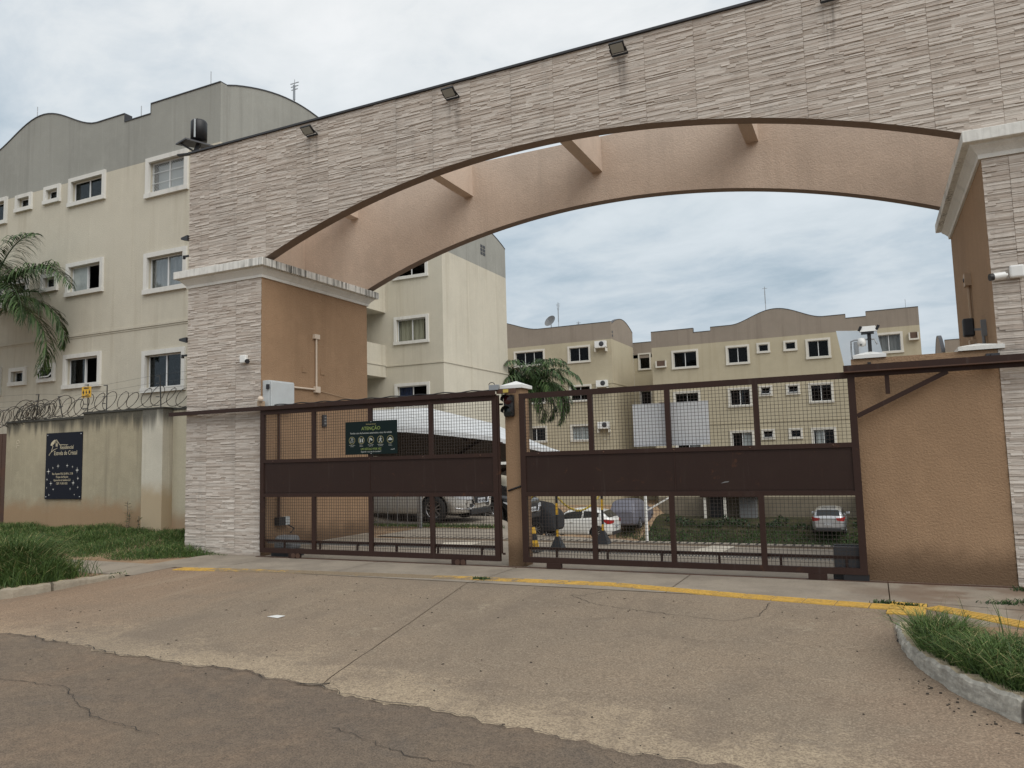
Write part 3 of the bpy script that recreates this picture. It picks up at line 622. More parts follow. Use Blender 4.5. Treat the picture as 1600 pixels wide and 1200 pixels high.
for x,z,w,lab in ((-11.93,6.12,.26,'upper black wedge bracket on the left edge of the pillar above the cornice'),(-11.93,5.79,.2,'thin black hook bracket just above the left cornice'),(-11.93,4.08,.27,'black wedge bracket on the left pillar edge below the cornice'),(-11.93,3.80,.2,'thin black hook bracket beside the first floor window')):
    m=MB()
    if w>.22: m.hexa([(x-w,PF+.02,z+.02),(x-.002,PF-.05,z-.05),(x-.002,PF+.1,z-.05),(x-w,PF+.1,z+.02),(x-w,PF+.02,z+.06),(x-.002,PF-.05,z+.06),(x-.002,PF+.1,z+.06),(x-w,PF+.1,z+.06)])
    else: m.bar((x-w,PF+.05,z),(x-.002,PF+.05,z),.03,.035); m.box(x-w-.015,x-w+.025,PF+.03,PF+.07,z-.05,z+.02)
    build(m,'bracket',[BLACK],None,lab,'bracket','black brackets on the left pillar')

# conduits on the inner pillar faces
t=thing('conduit',(-10.03,12,3.1),'tan conduit with two junction boxes on the left inner pillar wall','conduit')
X=PX1+.02; m=MB(); m.tube([(X+.01,12.05,4.15),(X+.01,12.05,3.12)],.02,8); m.tube([(X+.01,11.3,3.10),(X+.01,12.05,3.10)],.02,8); build(m,'pipe',[CREAMPIPE],t)
for b_ in ((X+.04,11.97,12.13,4.13,4.22),(X+.05,11.99,12.13,3.04,3.16)):
    m=MB(); m.box(PX1,*b_); build(m,'junction_box',[CREAMPIPE],t)
m=MB(); m.tube([(X,12.13,3.08),(X,12.9,3.0),(X,13.72,2.93)],.006,5); build(m,'cable',[BRICKPIPE],t)
for k_ in (11.65,12.2):
    m=MB(); m.box(PX1,PX1+.012,k_,k_+.13,3.42,3.53); build(m,'cover_plate',[TAN],t)
m=MB(); m.box(PX1+.002,PX1+.045,12.24,12.36,2.36,2.6); 
t2=thing('intercom',(-10.02,12.3,2.36),'dark intercom panel on the left inner wall seen through the mesh','intercom'); build(m,'panel',[DGREY],t2,bevel=.006)
m=MB()
for zz in (2.41,2.47,2.53): m.box(PX1+.046,PX1+.052,12.265,12.335,zz,zz+.035)
build(m,'button',[MGREY],t2)
t=thing('conduit',(-10.03,10.9,.4),'dark drop pipe and socket box behind the left gate corner','conduit'); m=MB(); m.tube([(X+.02,10.98,2.6),(X+.02,10.98,.62)],.025,8); build(m,'pipe',[RUST],t); m=MB(); m.box(PX1,X+.1,10.9,11.06,.5,.65); build(m,'socket_box',[BLACK],t); m=MB(); m.box(PX1,X+.06,11.07,11.22,.5,.65); build(m,'switch_box',[LGREY],t); m=MB(); m.tube([(X+.03,11.2,.5),(X+.1,11.3,.42),(X+.08,11.22,.34)],.014,6); build(m,'cable',[BLACK],t)
t=thing('conduit',(PX2-.02,12.5,3),'brown conduit with junction boxes on the right inner pillar wall','conduit'); X2=PX2-.03; m=MB(); m.tube([(X2,12.45,3.95),(X2,12.45,3.0)],.022,8); build(m,'pipe',[BRICKPIPE],t)
for b_ in ((3.9,4.08),(2.93,3.12)):
    m=MB(); m.box(PX2-.08,PX2,12.36,12.54,*b_); build(m,'junction_box',[BRICKPIPE],t)
m=MB(); m=MB(); m.lathe((X2-.05,12.45,3.99),[(0,0),(.03,0),(.03,.01),(0,.012)],10,axis=(-1,0,0)); m.tube([(X2,12.45,2.95),(X2-.05,12.3,2.85),(X2-.01,12.2,2.8)],.008,5); build(m,'plug',[DGREY],t)
t=thing('wall_lamp',(PX2-.1,11.7,3.1),'black box lamp on a bracket by the right stone pillar','lamp'); m=MB(); m.box(PX2-.24,PX2-.11,11.45,11.58,3.06,3.30); build(m,'lamp_housing',[BLACK],t,bevel=.02); m=MB(); m.box(PX2-.06,PX2,11.28,11.33,3.03,3.24); m.bar((PX2-.13,11.5,3.15),(PX2-.02,11.33,3.12),.03); m.tube([(PX2-.04,11.30,3.03),(PX2-.04,11.30,2.88)],.02,8); build(m,'bracket',[MGREY],t)
# skirting kerb along the left inner pillar
m=MB(); m.box(PX1+.002,PX1+.16,11.2,13.75,-.02,.09); build(m,'step',[WALK],portal)

# boundary wall pieces in line with the portal
wallr=thing('gate_side_wall',(.66,10.7,0),'tan plastered wall between the right gate and the right pillar','wall')
m=MB(); m.box(-.17,1.428,PF+.003,PF+.36,-.1,2.77); build(m,'wall',[TAN],wallr)
def pyr_cap(x0,x1,y0,y1,z,h=.05,rise=.07):
    m=MB(); m.box(x0,x1,y0,y1,z,z+h); cx,cy=(x0+x1)/2,(y0+y1)/2; P=[(x0,y0,z+h),(x1,y0,z+h),(x1,y1,z+h),(x0,y1,z+h)]; ap=(cx,cy,z+h+rise)
    for i in range(4): m.face([P[i],P[(i+1)%4],ap])
    return m
build(pyr_cap(-.14,.24,PF-.03,PF+.39,2.772,.045,.06),'cap_stone',[WHITEP],wallr,label='white pyramid cap on the left end')
m=MB(); q=pyr_cap(1.02,1.50,PF-.04,PF+.42,2.775,.05,.05); m=q; build(m,'cap_stone',[WHITE_PL],wallr,label='chipped white slab cap on the right end')
m=MB(); m.box(.02,.06,PF-.01,PF+.003,2.68,2.72); build(m,'rubber_stop',[BLACK],wallr)
post=thing('gate_post',(-4.975,10.6,0),'slim tan gate post with white cap between the two gates','post')
m=MB(); m.box(-5.10,-4.83,PF+.003,PF+.30,-.1,2.70); build(m,'shaft',[TAN],post); build(pyr_cap(-5.15,-4.78,PF-.04,PF+.35,2.702,.05,.075),'cap_stone',[WHITEP],post)
m=MB(); m.tube([(-5.13,PF+.05,1.13),(-5.05,PF-.012,1.14),(-4.86,PF-.012,1.20),(-4.82,PF+.05,1.21)],.014,6); build(m,'strap',[BLACK],None,'black strap wrapped round the slim gate post','strap')
# ------------------------------------------------------------------ gates
GY=10.43
def gate(x0,x1,mull,label,loc,tail=None):
    t=thing('sliding_gate',loc,label,'gate','sliding gates'); d=.028
    def fr(a,b,c,e,name='frame_bar',y0=GY-d,y1=GY+d): m=MB(); m.box(a,b,y0,y1,c,e); return build(m,name,[GATE],t)
    fr(x0,x1,2.52,2.60,'top_rail'); fr(x0,x1,.085,.165,'bottom_rail')
    fr(x0,x0+.085,.165,2.52,'stile'); fr(x1-.085,x1,.165,2.52,'stile')
    fr(x0+.085,x1-.085,1.655,1.715,'middle_rail'); fr(x0+.085,x1-.085,1.055,1.115,'middle_rail')
    for xm in mull:
        fr(xm-.035,xm+.035,.165,1.055,'mullion'); fr(xm-.035,xm+.035,1.715,2.52,'mullion')
    # sheet between the middle rails, in two pressed panels
    xm=(x0+x1)/2; 
    for a,b in ((x0+.085,xm-.006),(xm+.006,x1-.085)):
        m=MB(); m.box(a,b,GY-.012,GY+.002,1.115,1.655)
        m.box(a,b,GY-.0145,GY-.0125,1.135,1.142); m.box(a,b,GY-.0145,GY-.0125,1.628,1.635); build(m,'sheet_panel',[GATEP],t)
    m=MB(); m.box(xm-.006,xm+.006,GY-.018,GY,1.115,1.655); build(m,'seam',[GATE],t)
    m=MB()
    for k_ in range(5): xx=x0+.3+(x1-x0-.6)*k_/4; m.lathe((xx,GY-.028,1.685),[(.012,0),(.008,.006),(0,.008)],8,axis=(0,-1,0))
    build(m,'rivet',[RUST],t,kind='stuff')
    edges=[x0+.085]+[v for xm_ in mull for v in (xm_-.035,xm_+.035)]+[x1-.085]
    sp=.0485; r=.0023
    for k_ in range(0,len(edges),2):
        a,b=edges[k_],edges[k_+1]
        for (z0,z1) in ((.165,1.055),(1.715,2.52)):
            m=MB(); n=int(round((b-a)/sp)); nz=int(round((z1-z0)/sp)); q=random.Random(int(a*100+z0*7))
            for i in range(1,n): xx=a+(b-a)*i/n; j=q.uniform(-.003,.003); m.hexa([(xx-r+j,GY-.006,z0),(xx+r+j,GY-.006,z0),(xx+r+j,GY-.001,z0),(xx-r+j,GY-.001,z0),(xx-r-j,GY-.006,z1),(xx+r-j,GY-.006,z1),(xx+r-j,GY-.001,z1),(xx-r-j,GY-.001,z1)],0,.5,(0,1))
            for i in range(1,nz): zz=z0+(z1-z0)*i/nz; m.box(a,b,GY+.000,GY+.005,zz-r,zz+r,skip=(3,5))
            build(m,'wire_mesh',[WIRE],t,kind='stuff')
    # inner lower rail on short stubs with the toothed rack
    m=MB(); m.box(x0+.085,x1-.085,GY+.03,GY+.06,.27,.305); 
    xx=x0+.5
    while xx<x1-.2: m.box(xx,xx+.03,GY+.03,GY+.055,.166,.269); xx+=.78
    build(m,'rack_rail',[GATE],t)
    m=MB(); xx=x0+.1
    while xx<x1-.1: m.box(xx,xx+.02,GY+.062,GY+.085,.235,.258); xx+=.045
    m.box(x0+.1,x1-.1,GY+.062,GY+.085,.258,.268); build(m,'rack',[STEEL],t,kind='stuff')
    return t
g1=gate(-9.93,-5.17,[-8.73,-7.54,-6.36],'left brown steel gate with mesh panels and the attention sign on it',(-7.5,GY,0))
g2=gate(-4.79,-.14,[-3.66,-2.53,-1.35],'right brown steel gate with mesh panels and braced tail',(-2.5,GY,0))
def wheels(t,xs):
    for xx in xs:
        m=MB(); m.box(xx-.11,xx+.11,GY-.04,GY+.04,.012,.085); build(m,'wheel_housing',[GATE],t)
wheels(g1,(-9.15,-5.9)); wheels(g2,(-4.3,-.72))
for t,xs in ((g1,(-9.1,-5.85)),):
    m=MB()
    for xx in xs:
        for dx in (-.05,.05): m.cyl((xx+dx,GY-.05,.05),(xx+dx,GY-.042,.05),.045,.045,14)
    build(m,'wheel',[RUST],t)
m=MB(); m.box(-.42,-.13,GY-.02,GY+.06,.01,.083); build(m,'wheel_housing',[BLACK],g2)
# dents and scratches on the right gate sheet
m=MB(); m.hexa([(-1.86,GY-.0135,1.22),(-1.76,GY-.0135,1.235),(-1.74,GY-.0135,1.25),(-1.80,GY-.0135,1.245)]+[(-1.86,GY-.0128,1.22),(-1.76,GY-.0128,1.235),(-1.74,GY-.0128,1.25),(-1.80,GY-.0128,1.245)]); build(m,'scratch',[MGREY],g2)
# tail frame of the right gate over the tan wall
m=MB(); m.box(-.14,1.9,10.402,10.458,2.53,2.60); build(m,'tail_rail',[GATE],g2)
m=MB(); m.box(.20,.25,10.41,10.45,2.30,2.528); build(m,'tail_post',[GATE],g2)
m=MB(); m.bar((-.139,10.43,2.04),(.88,10.43,2.53),.05,.055); build(m,'brace',[GATE],g2)
# guide channels
gr=thing('guide_rail',(-8.6,10.36,2.6),'dark top channel running from the left pillar along the left gate','rail','gate guide rails')
m=MB(); m.box(-12.2,-5.16,GY-.075,GY-.03,2.60,2.615); m.box(-12.2,-5.16,GY-.075,GY-.070,2.615,2.665); m.box(-12.2,-5.16,GY-.075,GY+.06,2.665,2.672); build(m,'channel',[GATE],gr)
m=MB(); q=random.Random(2); pts=[(-9.6+.1*i,GY-.02+.02*math.sin(i*.7),2.685+.01*math.sin(i*1.3)) for i in range(45)]; m.tube(pts,.010,5); build(m,'cable',[BLACK],gr)
gr=thing('guide_rail',(1.5,10.36,2.6),'heavy dark top channel over the tan wall on the right','rail','gate guide rails')
m=MB(); m.box(-.26,3.34,10.325,10.40,2.60,2.675); build(m,'channel',[GATE],gr); m=MB(); m.box(-.26,3.34,10.320,10.405,2.585,2.600); build(m,'lip',[RUST],gr)
m=MB(); m.box(1.34,1.42,10.40,10.553,2.62,2.70); m.box(1.30,1.44,10.5,10.553,2.69,2.72); build(m,'bracket',[DGREY],gr)
tr=thing('ground_track',(-4.5,10.43,0),'thin rusty gate track set in the concrete below the gates','track'); m=MB(); m.box(-10.02,3.34,GY-.03,GY+.03,.0,.0135); build(m,'track',[RUST],tr)
# lock motor on top corner, small arm with yellow sticker
t=thing('gate_lock',(-5.2,10.4,2.675),'silver electric lock on the top right corner of the left gate','lock'); m=MB(); m.box(-5.28,-5.12,10.37,10.44,2.675,2.76); build(m,'lock_body',[STEEL],t,bevel=.006); m=MB(); m.tube([(-5.24+.05*math.cos(a),10.40,2.76+.04*math.sin(a)) for a in np.linspace(0,3.1416,9)],.006,5); build(m,'cable',[BLACK],t)
m=MB(); m.box(-5.165,-4.86,10.40,10.46,2.62,2.69); build(m,'latch_bar',[RUST],t); m=MB(); m.box(-5.05,-4.96,10.397,10.3995,2.63,2.68); build(m,'sticker',[flat('sticker_yellow',(.5,.38,.08))],t)
# latch slider between gate and post
m=MB(); m.box(-5.165,-5.14,GY-.02,GY+.02,.2,2.6); m.box(-5.14,-5.10,GY-.0,GY+.02,1.85,1.88); m.box(-5.14,-5.10,GY-.0,GY+.02,.18,.21); build(m,'receiver_bar',[GATE],t)
# signal light
t=thing('signal_light',(-5.0,10.5,2.3),'black two lens signal light mounted on the slim gate post','signal')
m=MB(); m.box(-5.085,-4.915,10.46,10.545,2.26,2.60); build(m,'housing',[BLACK],t,bevel=.03)
for zz,lab in ((2.52,'upper'),(2.345,'lower')):
    m=MB(); rows=[]
    for yy,rr in ((10.46,.078),(10.36,.084)): rows.append([(-5.0+rr*math.cos(a),yy-(0.0 if math.sin(a)>-.3 else -.10 if yy<10.4 else 0),zz+rr*math.sin(a)) for a in np.linspace(-.9,4.04,18)])
    m.grid(rows); build(m,'visor',[BLACK],t)
    m=MB(); m.lathe((-5.0,10.458,zz),[(0,.012),(.045,.009),(.072,0)],16,axis=(0,-1,0)); build(m,'lens',[M_('signal_lens_'+lab,(.045,.006,.008) if lab=='upper' else (.012,.02,.022),.2).m],t)
m=MB(); m.bar((-5.15,10.48,2.46),(-5.10,10.48,2.46),.03); build(m,'bracket',[BLACK],t)
# attention sign on gate 1
sg=thing('attention_sign',(-7.5,GY-.05,1.75),'dark green attention sign with five round icons on the left gate','sign')
NAVY=M_('sign_dark',(.006,.014,.014),.6,spec=.15).m; GOLD=flat('sign_gold',(.34,.31,.15),.5); LIME=flat('sign_lime',(.23,.30,.08),.5); SILV=flat('sign_pale',(.40,.42,.40),.5)
sx,sz,sy=-7.495,2.03,GY-.052; SWd,SH=.52,.275
m=MB(); m.box(sx-SWd,sx+SWd,sy,sy+.006,sz-SH,sz+SH); build(m,'board',[NAVY],sg)
m=MB()
for zz in (SH-.012,-SH+.012): m.lathe((sx,sy,sz+zz),[(.008,0),(.006,.004),(0,.005)],8,axis=(0,-1,0))
build(m,'screw',[STEEL],sg)
UX,UZ,NY=(1,0,0),(0,0,1),(0,-1,0); ty=sy-.0015
def tx(s,size,x,z,mat,bold=0,wide=1.0,al='CENTER',name='lettering'):
    m=MB(); add_text(m,s,size,(sx+x,ty,sz+z),UX,UZ,NY,al,bold,0,.0006,wide); build(m,name,[mat],sg)
tx('Estrela de Cristal',.028,0,.215,GOLD); tx('ATENÇÃO',.080,0,.128,LIME,0,1.0)
tx('Portão com fechamento automático, risco de colisão',.042,0,.066,SILV,0,.93)
tx('UM VEÍCULO POR VEZ',.050,0,-.204,LIME,0,.82); tx('Aguarde a sua vez de transitar!',.036,0,-.242,SILV,0,.9); tx('cond.9',.03,.43,-.212,SILV,0)
cap=[('Velocidade máxima','permitida'),('Portão em','movimento'),('Não acompanhe o','portão a pé'),('Proibida passagem','de pedestres'),('Acenda o','farol baixo')]
for i in range(5):
    cx=sx-.385+i*.192; cz=sz-.038; m=MB(); rows=[]
    for rr in (.056,.0625): rows.append([(cx+rr*math.cos(a),ty,cz+rr*math.sin(a)) for a in np.linspace(0,2*math.pi,29)[:-1]])
    m.grid(rows,0,.5,False,closeu=True); build(m,'icon_ring',[GOLD],sg)
    m=MB()
    if i==0: add_text(m,'20',.056,(cx,ty,cz+.000),UX,UZ,NY,'CENTER',0); add_text(m,'km/h',.034,(cx,ty,cz-.033),UX,UZ,NY,'CENTER',0)
    elif i==1:
        for dx in (-.022,.022):
            m.box(cx+dx-.013,cx+dx+.013,ty-.0005,ty,cz-.036,cz+.034); m.box(cx+dx*1.25-.017,cx+dx*1.25+.017,ty-.0005,ty,cz+.022,cz+.034)
    elif i==2: m.face([(cx-.032,ty,cz-.04),(cx-.022,ty,cz-.04),(cx-.012,ty,cz+.034),(cx-.026,ty,cz+.04)]); m.face([(cx-.016,ty,cz+.036),(cx+.012,ty,cz+.028),(cx+.040,ty,cz-.004),(cx+.018,ty,cz-.016),(cx-.010,ty,cz+.004)])
    elif i==3:
        m.face([(cx+.004+.010*math.cos(a),ty,cz+.040+.010*math.sin(a)) for a in np.linspace(0,6.28,11)[:-1]])
        m.face([(cx-.010,ty,cz+.024),(cx+.014,ty,cz+.024),(cx+.012,ty,cz-.008),(cx-.008,ty,cz-.008)])
        m.face([(cx-.010,ty,cz-.008),(cx+.002,ty,cz-.008),(cx-.018,ty,cz-.046),(cx-.030,ty,cz-.042)]); m.face([(cx+.002,ty,cz-.009),(cx+.013,ty,cz-.009),(cx+.030,ty,cz-.044),(cx+.018,ty,cz-.047)])
        m.face([(cx-.010,ty,cz+.022),(cx-.004,ty,cz+.014),(cx-.028,ty,cz-.006),(cx-.032,ty,cz+.002)]); m.face([(cx+.012,ty,cz+.022),(cx+.030,ty,cz+.002),(cx+.034,ty,cz+.008),(cx+.014,ty,cz+.027)])
    else:
        m.face([(cx-.044,ty,cz-.016),(cx+.044,ty,cz-.016),(cx+.044,ty,cz+.006),(cx+.026,ty,cz+.010),(cx-.038,ty,cz+.006)]); m.face([(cx-.026,ty,cz+.006),(cx+.026,ty,cz+.009),(cx+.012,ty,cz+.030),(cx-.014,ty,cz+.030)])
    build(m,'icon',[SILV],sg)
    m=MB(); add_text(m,cap[i][0],.019,(cx,ty,cz-.086),UX,UZ,NY,'CENTER',0,0,.0004,.85); add_text(m,cap[i][1],.019,(cx,ty,cz-.106),UX,UZ,NY,'CENTER',0,0,.0004,.85); build(m,'caption',[SILV],sg)
# grey cabinet above the left gate, motors, boards
t=thing('junction_cabinet',(-9.95,10.9,2.66),'pale grey junction cabinet standing above the left end of the gate','cabinet')
CZ0,CZ1=2.66,3.17
m=MB(); m.box(PX1+.002,-9.89,10.58,11.24,CZ0,CZ1); build(m,'case',[LGREY],t,bevel=.008)
m=MB(); m.box(-9.888,-9.855,10.60,11.22,CZ0+.02,CZ1-.02); build(m,'door',[LGREY],t,bevel=.014)
m=MB(); m.box(-9.93,-9.875,10.545,10.578,CZ1-.17,CZ1-.08); build(m,'hinge',[BLACK],t)
t=thing('small_sensor',(-9.97,10.48,2.76),'small cream sensor lamp squeezed beside the grey cabinet','sensor'); m=MB(); m.lathe((-9.97,10.45,2.79),[(0,0),(.04,0),(.055,.08),(0,.1)],12,axis=(.6,-.6,.3)); build(m,'head',[CREAMPIPE],t); m=MB(); m.box(-10.04,-9.95,10.44,10.54,2.69,2.78); build(m,'bracket',[BRICKPIPE],t)
t=thing('gate_motor',(-9.55,10.68,0),'grey rounded gate motor behind the left end of the left gate','motor','gate motors')
m=MB(); m.hexa([(-9.78,10.56,.12),(-9.34,10.56,.12),(-9.34,10.84,.12),(-9.78,10.84,.12),(-9.75,10.58,.36),(-9.37,10.58,.36),(-9.37,10.82,.36),(-9.75,10.82,.36)]); build(m,'cover',[MGREY],t,bevel=.05); m=MB(); m.box(-9.8,-9.32,10.55,10.86,0,.118); build(m,'base',[DGREY],t)
t=thing('gate_motor',(-.35,10.7,0),'black square gate motor behind the right end of the right gate','motor','gate motors')
m=MB(); m.box(-.52,-.16,10.47,10.54,.10,.42); m.box(-.52,-.16,10.52,10.545,.42,.44); build(m,'cover',[DGREY],t,bevel=.015); m=MB(); m.box(-.54,-.15,10.48,10.54,0,.098); build(m,'base',[BLACK],t)
bd=thing('notice_board',(-2.5,10.53,1.73),'blank white notice panel fixed behind the right gate mesh','board')
PAN=M_('white_notice_sheet',(.66,.68,.72),.55); PAN.col(PAN.mix(PAN.ramp(PAN.noise(1.3,4),.4,.7),(.78,.79,.81),(.68,.70,.73))); 
m=MB(); m.box(-3.05,-2.535,10.50,10.506,1.745,2.345); m.box(-2.527,-1.985,10.50,10.506,1.745,2.345); build(m,'panel',[PAN.m],bd); m=MB(); m.box(-3.0,-2.0,10.507,10.53,1.80,1.83); m.box(-3.0,-2.0,10.507,10.53,2.25,2.28); build(m,'batten',[DGREY],bd)
# tilted pale blue board with camera mast over the side wall
t=thing('tilted_panel',(-.05,11.5,2.77),'tilted pale blue panel standing behind the camera mast on the wall','panel')
k=M_('pale_blue_sheet',(.50,.60,.70),.5); k.col(k.mix(k.ramp(k.voro(14),.0,.09,.35,0),k.mix(k.ramp(k.noise(2,4),.4,.7),(.58,.66,.73),(.66,.72,.77)),(.2,.25,.3))); 
m=MB(); m.hexa([(-.27,11.36,2.77),(.235,11.50,2.83),(.235,11.52,2.83),(-.27,11.38,2.77),(-.345,11.36,3.27),(.165,11.50,3.245),(.165,11.52,3.245),(-.345,11.38,3.27)]); build(m,'sheet',[k.m],t)
m=MB(); m.bar((-.1,11.42,1.2),(-.1,11.42,3.1),.05); m.bar((-.1,11.42,0),(-.1,11.42,1.2),.06); build(m,'stand',[STEEL],t)
t=thing('camera_mast',(.06,10.73,2.87),'short black mast with white sensor lamp and camera on the wall cap','mast')
m=MB(); m.box(.04,.085,10.70,10.745,2.86,3.12); build(m,'mast',[BLACK],t)
m=MB(); m.hexa([(-.06,10.66,3.13),(.17,10.66,3.13),(.15,10.8,3.14),(-.04,10.8,3.14),(-.03,10.68,3.20),(.14,10.68,3.20),(.13,10.78,3.20),(-.02,10.78,3.20)]); build(m,'lamp_head',[WHITEP],t)
m=MB(); 
for xx in (-.055,.15): m.bar((xx,10.67,3.14),(xx+.03,10.66,3.20),.015,.03)
m.box(-.03,.12,10.665,10.78,3.105,3.128); build(m,'clip',[BLACK],t)
m=MB(); m.lathe((-.03,10.71,3.0),[(0,.06),(.04,.05),(.055,.0),(.045,-.05),(0,-.06)],14); build(m,'camera_dome',[WHITEP],t); m=MB(); m.tube([(-.04,10.64,2.96),(-.04,10.652,2.96)],.012,8); build(m,'camera_lens',[BLACK],t)
m=MB(); m.tube([(-.15,10.72,2.72),(-.16,10.72,2.9),(-.155,10.72,3.02),(-.11,10.72,3.035),(.12,10.72,3.03),(.15,10.72,2.96)],.010,6); build(m,'cable',[STEEL],t)
# ------------------------------------------------------------------ apartment buildings
def Tfront(y0): return lambda u,z,d:(u,y0+d,z)
def Tside(x0): return lambda u,z,d:(x0-d,u,z)
def tbox(m,T,u0,u1,z0,z1,d0,d1,mi=0):
    m.hexa([T(u0,z0,d0),T(u1,z0,d0),T(u1,z0,d1),T(u0,z0,d1),T(u0,z1,d0),T(u1,z1,d0),T(u1,z1,d1),T(u0,z1,d1)],mi)
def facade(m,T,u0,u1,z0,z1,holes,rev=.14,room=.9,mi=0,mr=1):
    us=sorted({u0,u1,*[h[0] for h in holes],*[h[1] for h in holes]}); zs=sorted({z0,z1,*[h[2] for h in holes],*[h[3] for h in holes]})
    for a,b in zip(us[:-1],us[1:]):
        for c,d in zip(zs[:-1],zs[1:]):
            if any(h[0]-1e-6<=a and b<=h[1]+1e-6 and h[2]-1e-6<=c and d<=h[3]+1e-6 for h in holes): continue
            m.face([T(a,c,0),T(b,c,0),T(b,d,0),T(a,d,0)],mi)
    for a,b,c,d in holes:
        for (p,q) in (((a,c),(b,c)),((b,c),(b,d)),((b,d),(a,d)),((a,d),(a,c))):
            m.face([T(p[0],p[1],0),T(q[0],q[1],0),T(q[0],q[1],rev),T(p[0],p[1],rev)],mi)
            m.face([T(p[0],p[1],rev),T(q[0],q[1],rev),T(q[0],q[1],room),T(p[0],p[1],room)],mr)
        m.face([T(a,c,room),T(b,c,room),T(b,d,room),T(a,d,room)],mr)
def window(parent,T,u0,u1,z0,z1,fwid=.13,npan=2,curt=None,cspan=(0,1),open_=None,FM=None,tilt=False,glass=None,proud=.06):
    FM=FM or FRAMEW; hole=(u0+fwid,u1-fwid,z0+fwid,z1-fwid); a,b,c,d=hole; m=MB(); e=.004
    tbox(m,T,u0,u1,z1-fwid,z1,-proud,.02); tbox(m,T,u0,u0+fwid,z0+fwid,z1-fwid-e*0,-proud,.02); tbox(m,T,u1-fwid,u1,z0+fwid,z1-fwid,-proud,.02); tbox(m,T,u0-.012,u1+.012,z0,z0+fwid,-proud-.025,.02)
    w=build(m,'window',[FM],parent)
    m=MB(); D0,D1=.085,.125; s=.032
    tbox(m,T,a,b,d-s,d,D0,D1); tbox(m,T,a,b,c,c+s,D0,D1); tbox(m,T,a,a+s,c+s,d-s,D0,D1); tbox(m,T,b-s,b,c+s,d-s,D0,D1)
    cuts=[a+s+(b-a-2*s)*i/npan for i in range(npan+1)]
    if not tilt:
        for i in range(1,npan): tbox(m,T,cuts[i]-.02,cuts[i]+.02,c+s,d-s,D0-.006,D1+.006)
    if open_ is not None and not tilt:
        # sliding sash pushed back over its neighbour: its stiles show doubled beside the middle
        oo=cuts[1]-(.14 if open_>0 else -.14); tbox(m,T,oo-.018,oo+.018,c+s,d-s,D0+.045,D1+.04)
    build(m,'sash',[ALU],w)
    for i in range(npan):
        if open_ is not None and i==open_ and not tilt: continue
        m=MB()
        if tilt:
            m.hexa([T(cuts[i],c+s,-.13),T(cuts[i+1],c+s,-.13),T(cuts[i+1],c+s,-.12),T(cuts[i],c+s,-.12),T(cuts[i],d-s,.09),T(cuts[i+1],d-s,.09),T(cuts[i+1],d-s,.10),T(cuts[i],d-s,.10)])
            build(m,'pane',[glass or GLASS],w)
            m=MB(); r=[(cuts[0],c+s,-.135),(cuts[1],c+s,-.135)]; m.bar(T(*r[0]),T(*r[1]),.03)
            for uu in (cuts[0],cuts[1]): m.bar(T(uu,c+s,-.135),T(uu,d-s,.085),.025)
            build(m,'tilt_frame',[ALU],w)
        else:
            tbox(m,T,cuts[i]+.005,cuts[i+1]-.005,c+s,d-s,.100,.106); build(m,'pane',[GLASSC if (curt is not None and cspan[0]<(i+.5)/npan<cspan[1]) else (glass or GLASS)],w)
    if curt is not None:
        m=MB(); uu0=a+(b-a)*cspan[0]; uu1=a+(b-a)*cspan[1]; n=max(8,int((uu1-uu0)/.045)); q=random.Random(int(u0*91+z0*13)); ph=q.uniform(0,6)
        rows=[]
        for zz in (c,d): rows.append([T(uu0+(uu1-uu0)*i/n,zz,.20+.03*math.sin(i*1.25+ph)+.012*math.sin(i*2.9)) for i in range(n+1)])
        m.grid(rows); build(m,'curtain',[curt],w)
    return hole
def hole_of(u0,u1,z0,z1,f): return (u0+f-.004,u1-f+.004,z0+f-.004,z1-f+.004)
def parapet(parent,T,us,topf,z0,th,mats,name='parapet',cap=True):
    m=MB(); top=[(u,topf(u)) for u in us]; bot=[(u,z0) for u in us]; m.strip_wall(top,bot,T,0,th); p=build(m,name,[mats[0]],parent)
    if cap:
        m=MB()
        for i in range(len(us)-1):
            (a,za),(b,zb)=top[i],top[i+1]
            m.hexa([T(a,za,-.02),T(b,zb,-.02),T(b,zb,th+.02),T(a,za,th+.02),T(a,za+.03,-.02),T(b,zb+.03,-.02),T(b,zb+.03,th+.02),T(a,za+.03,th+.02)])
        build(m,'coping',[DGREY],p)
    return p
def steps(edges):
    """u samples around steps: edges are (u, ...)"""
    return sorted(edges)
# ---- near building, front block
A=thing('apartment_building',(-20,18,0),'cream apartment block with wavy grey parapet left of the arch','building','apartment buildings')
YA=14.25; XA=-15.03; XAL=-29.97; AXA=-22.5; T=Tfront(YA)
rows=[.93,3.63,6.34,9.05]; wins=[]
def add(l,*a,**k): l.append((a,k))
for r,z in enumerate(rows):
    big=dict(curt=[None,None,CURT_G,None][r],npan=2,glass=GLASSC if r==3 else None)
    add(wins,-17.80,-16.17,z,z+1.15,.13,**big)
    mo=[None,1,1,None][r]; mid=dict(npan=2,open_=mo,glass=[FROST,GLASS,FROST,GLASS][r],curt=None)
    add(wins,-21.09,-19.48,z+.31,z+1.31-(.0 if r<3 else .13),.12,**mid)
    add(wins,-22.24,-21.48,z+.58,z+1.13,.115,npan=1,tilt=(r==1),glass=GLASS)
    add(wins,-23.62,-22.82,z+.56,z+1.11,.115,npan=1,glass=GLASS)
    add(wins,-25.62,-24.05,z+.31,z+1.18,.12,npan=2,glass=GLASS)
m=MB(); facade(m,T,XAL,XA,-.3,10.15,[hole_of(*w[0]) for w in wins])
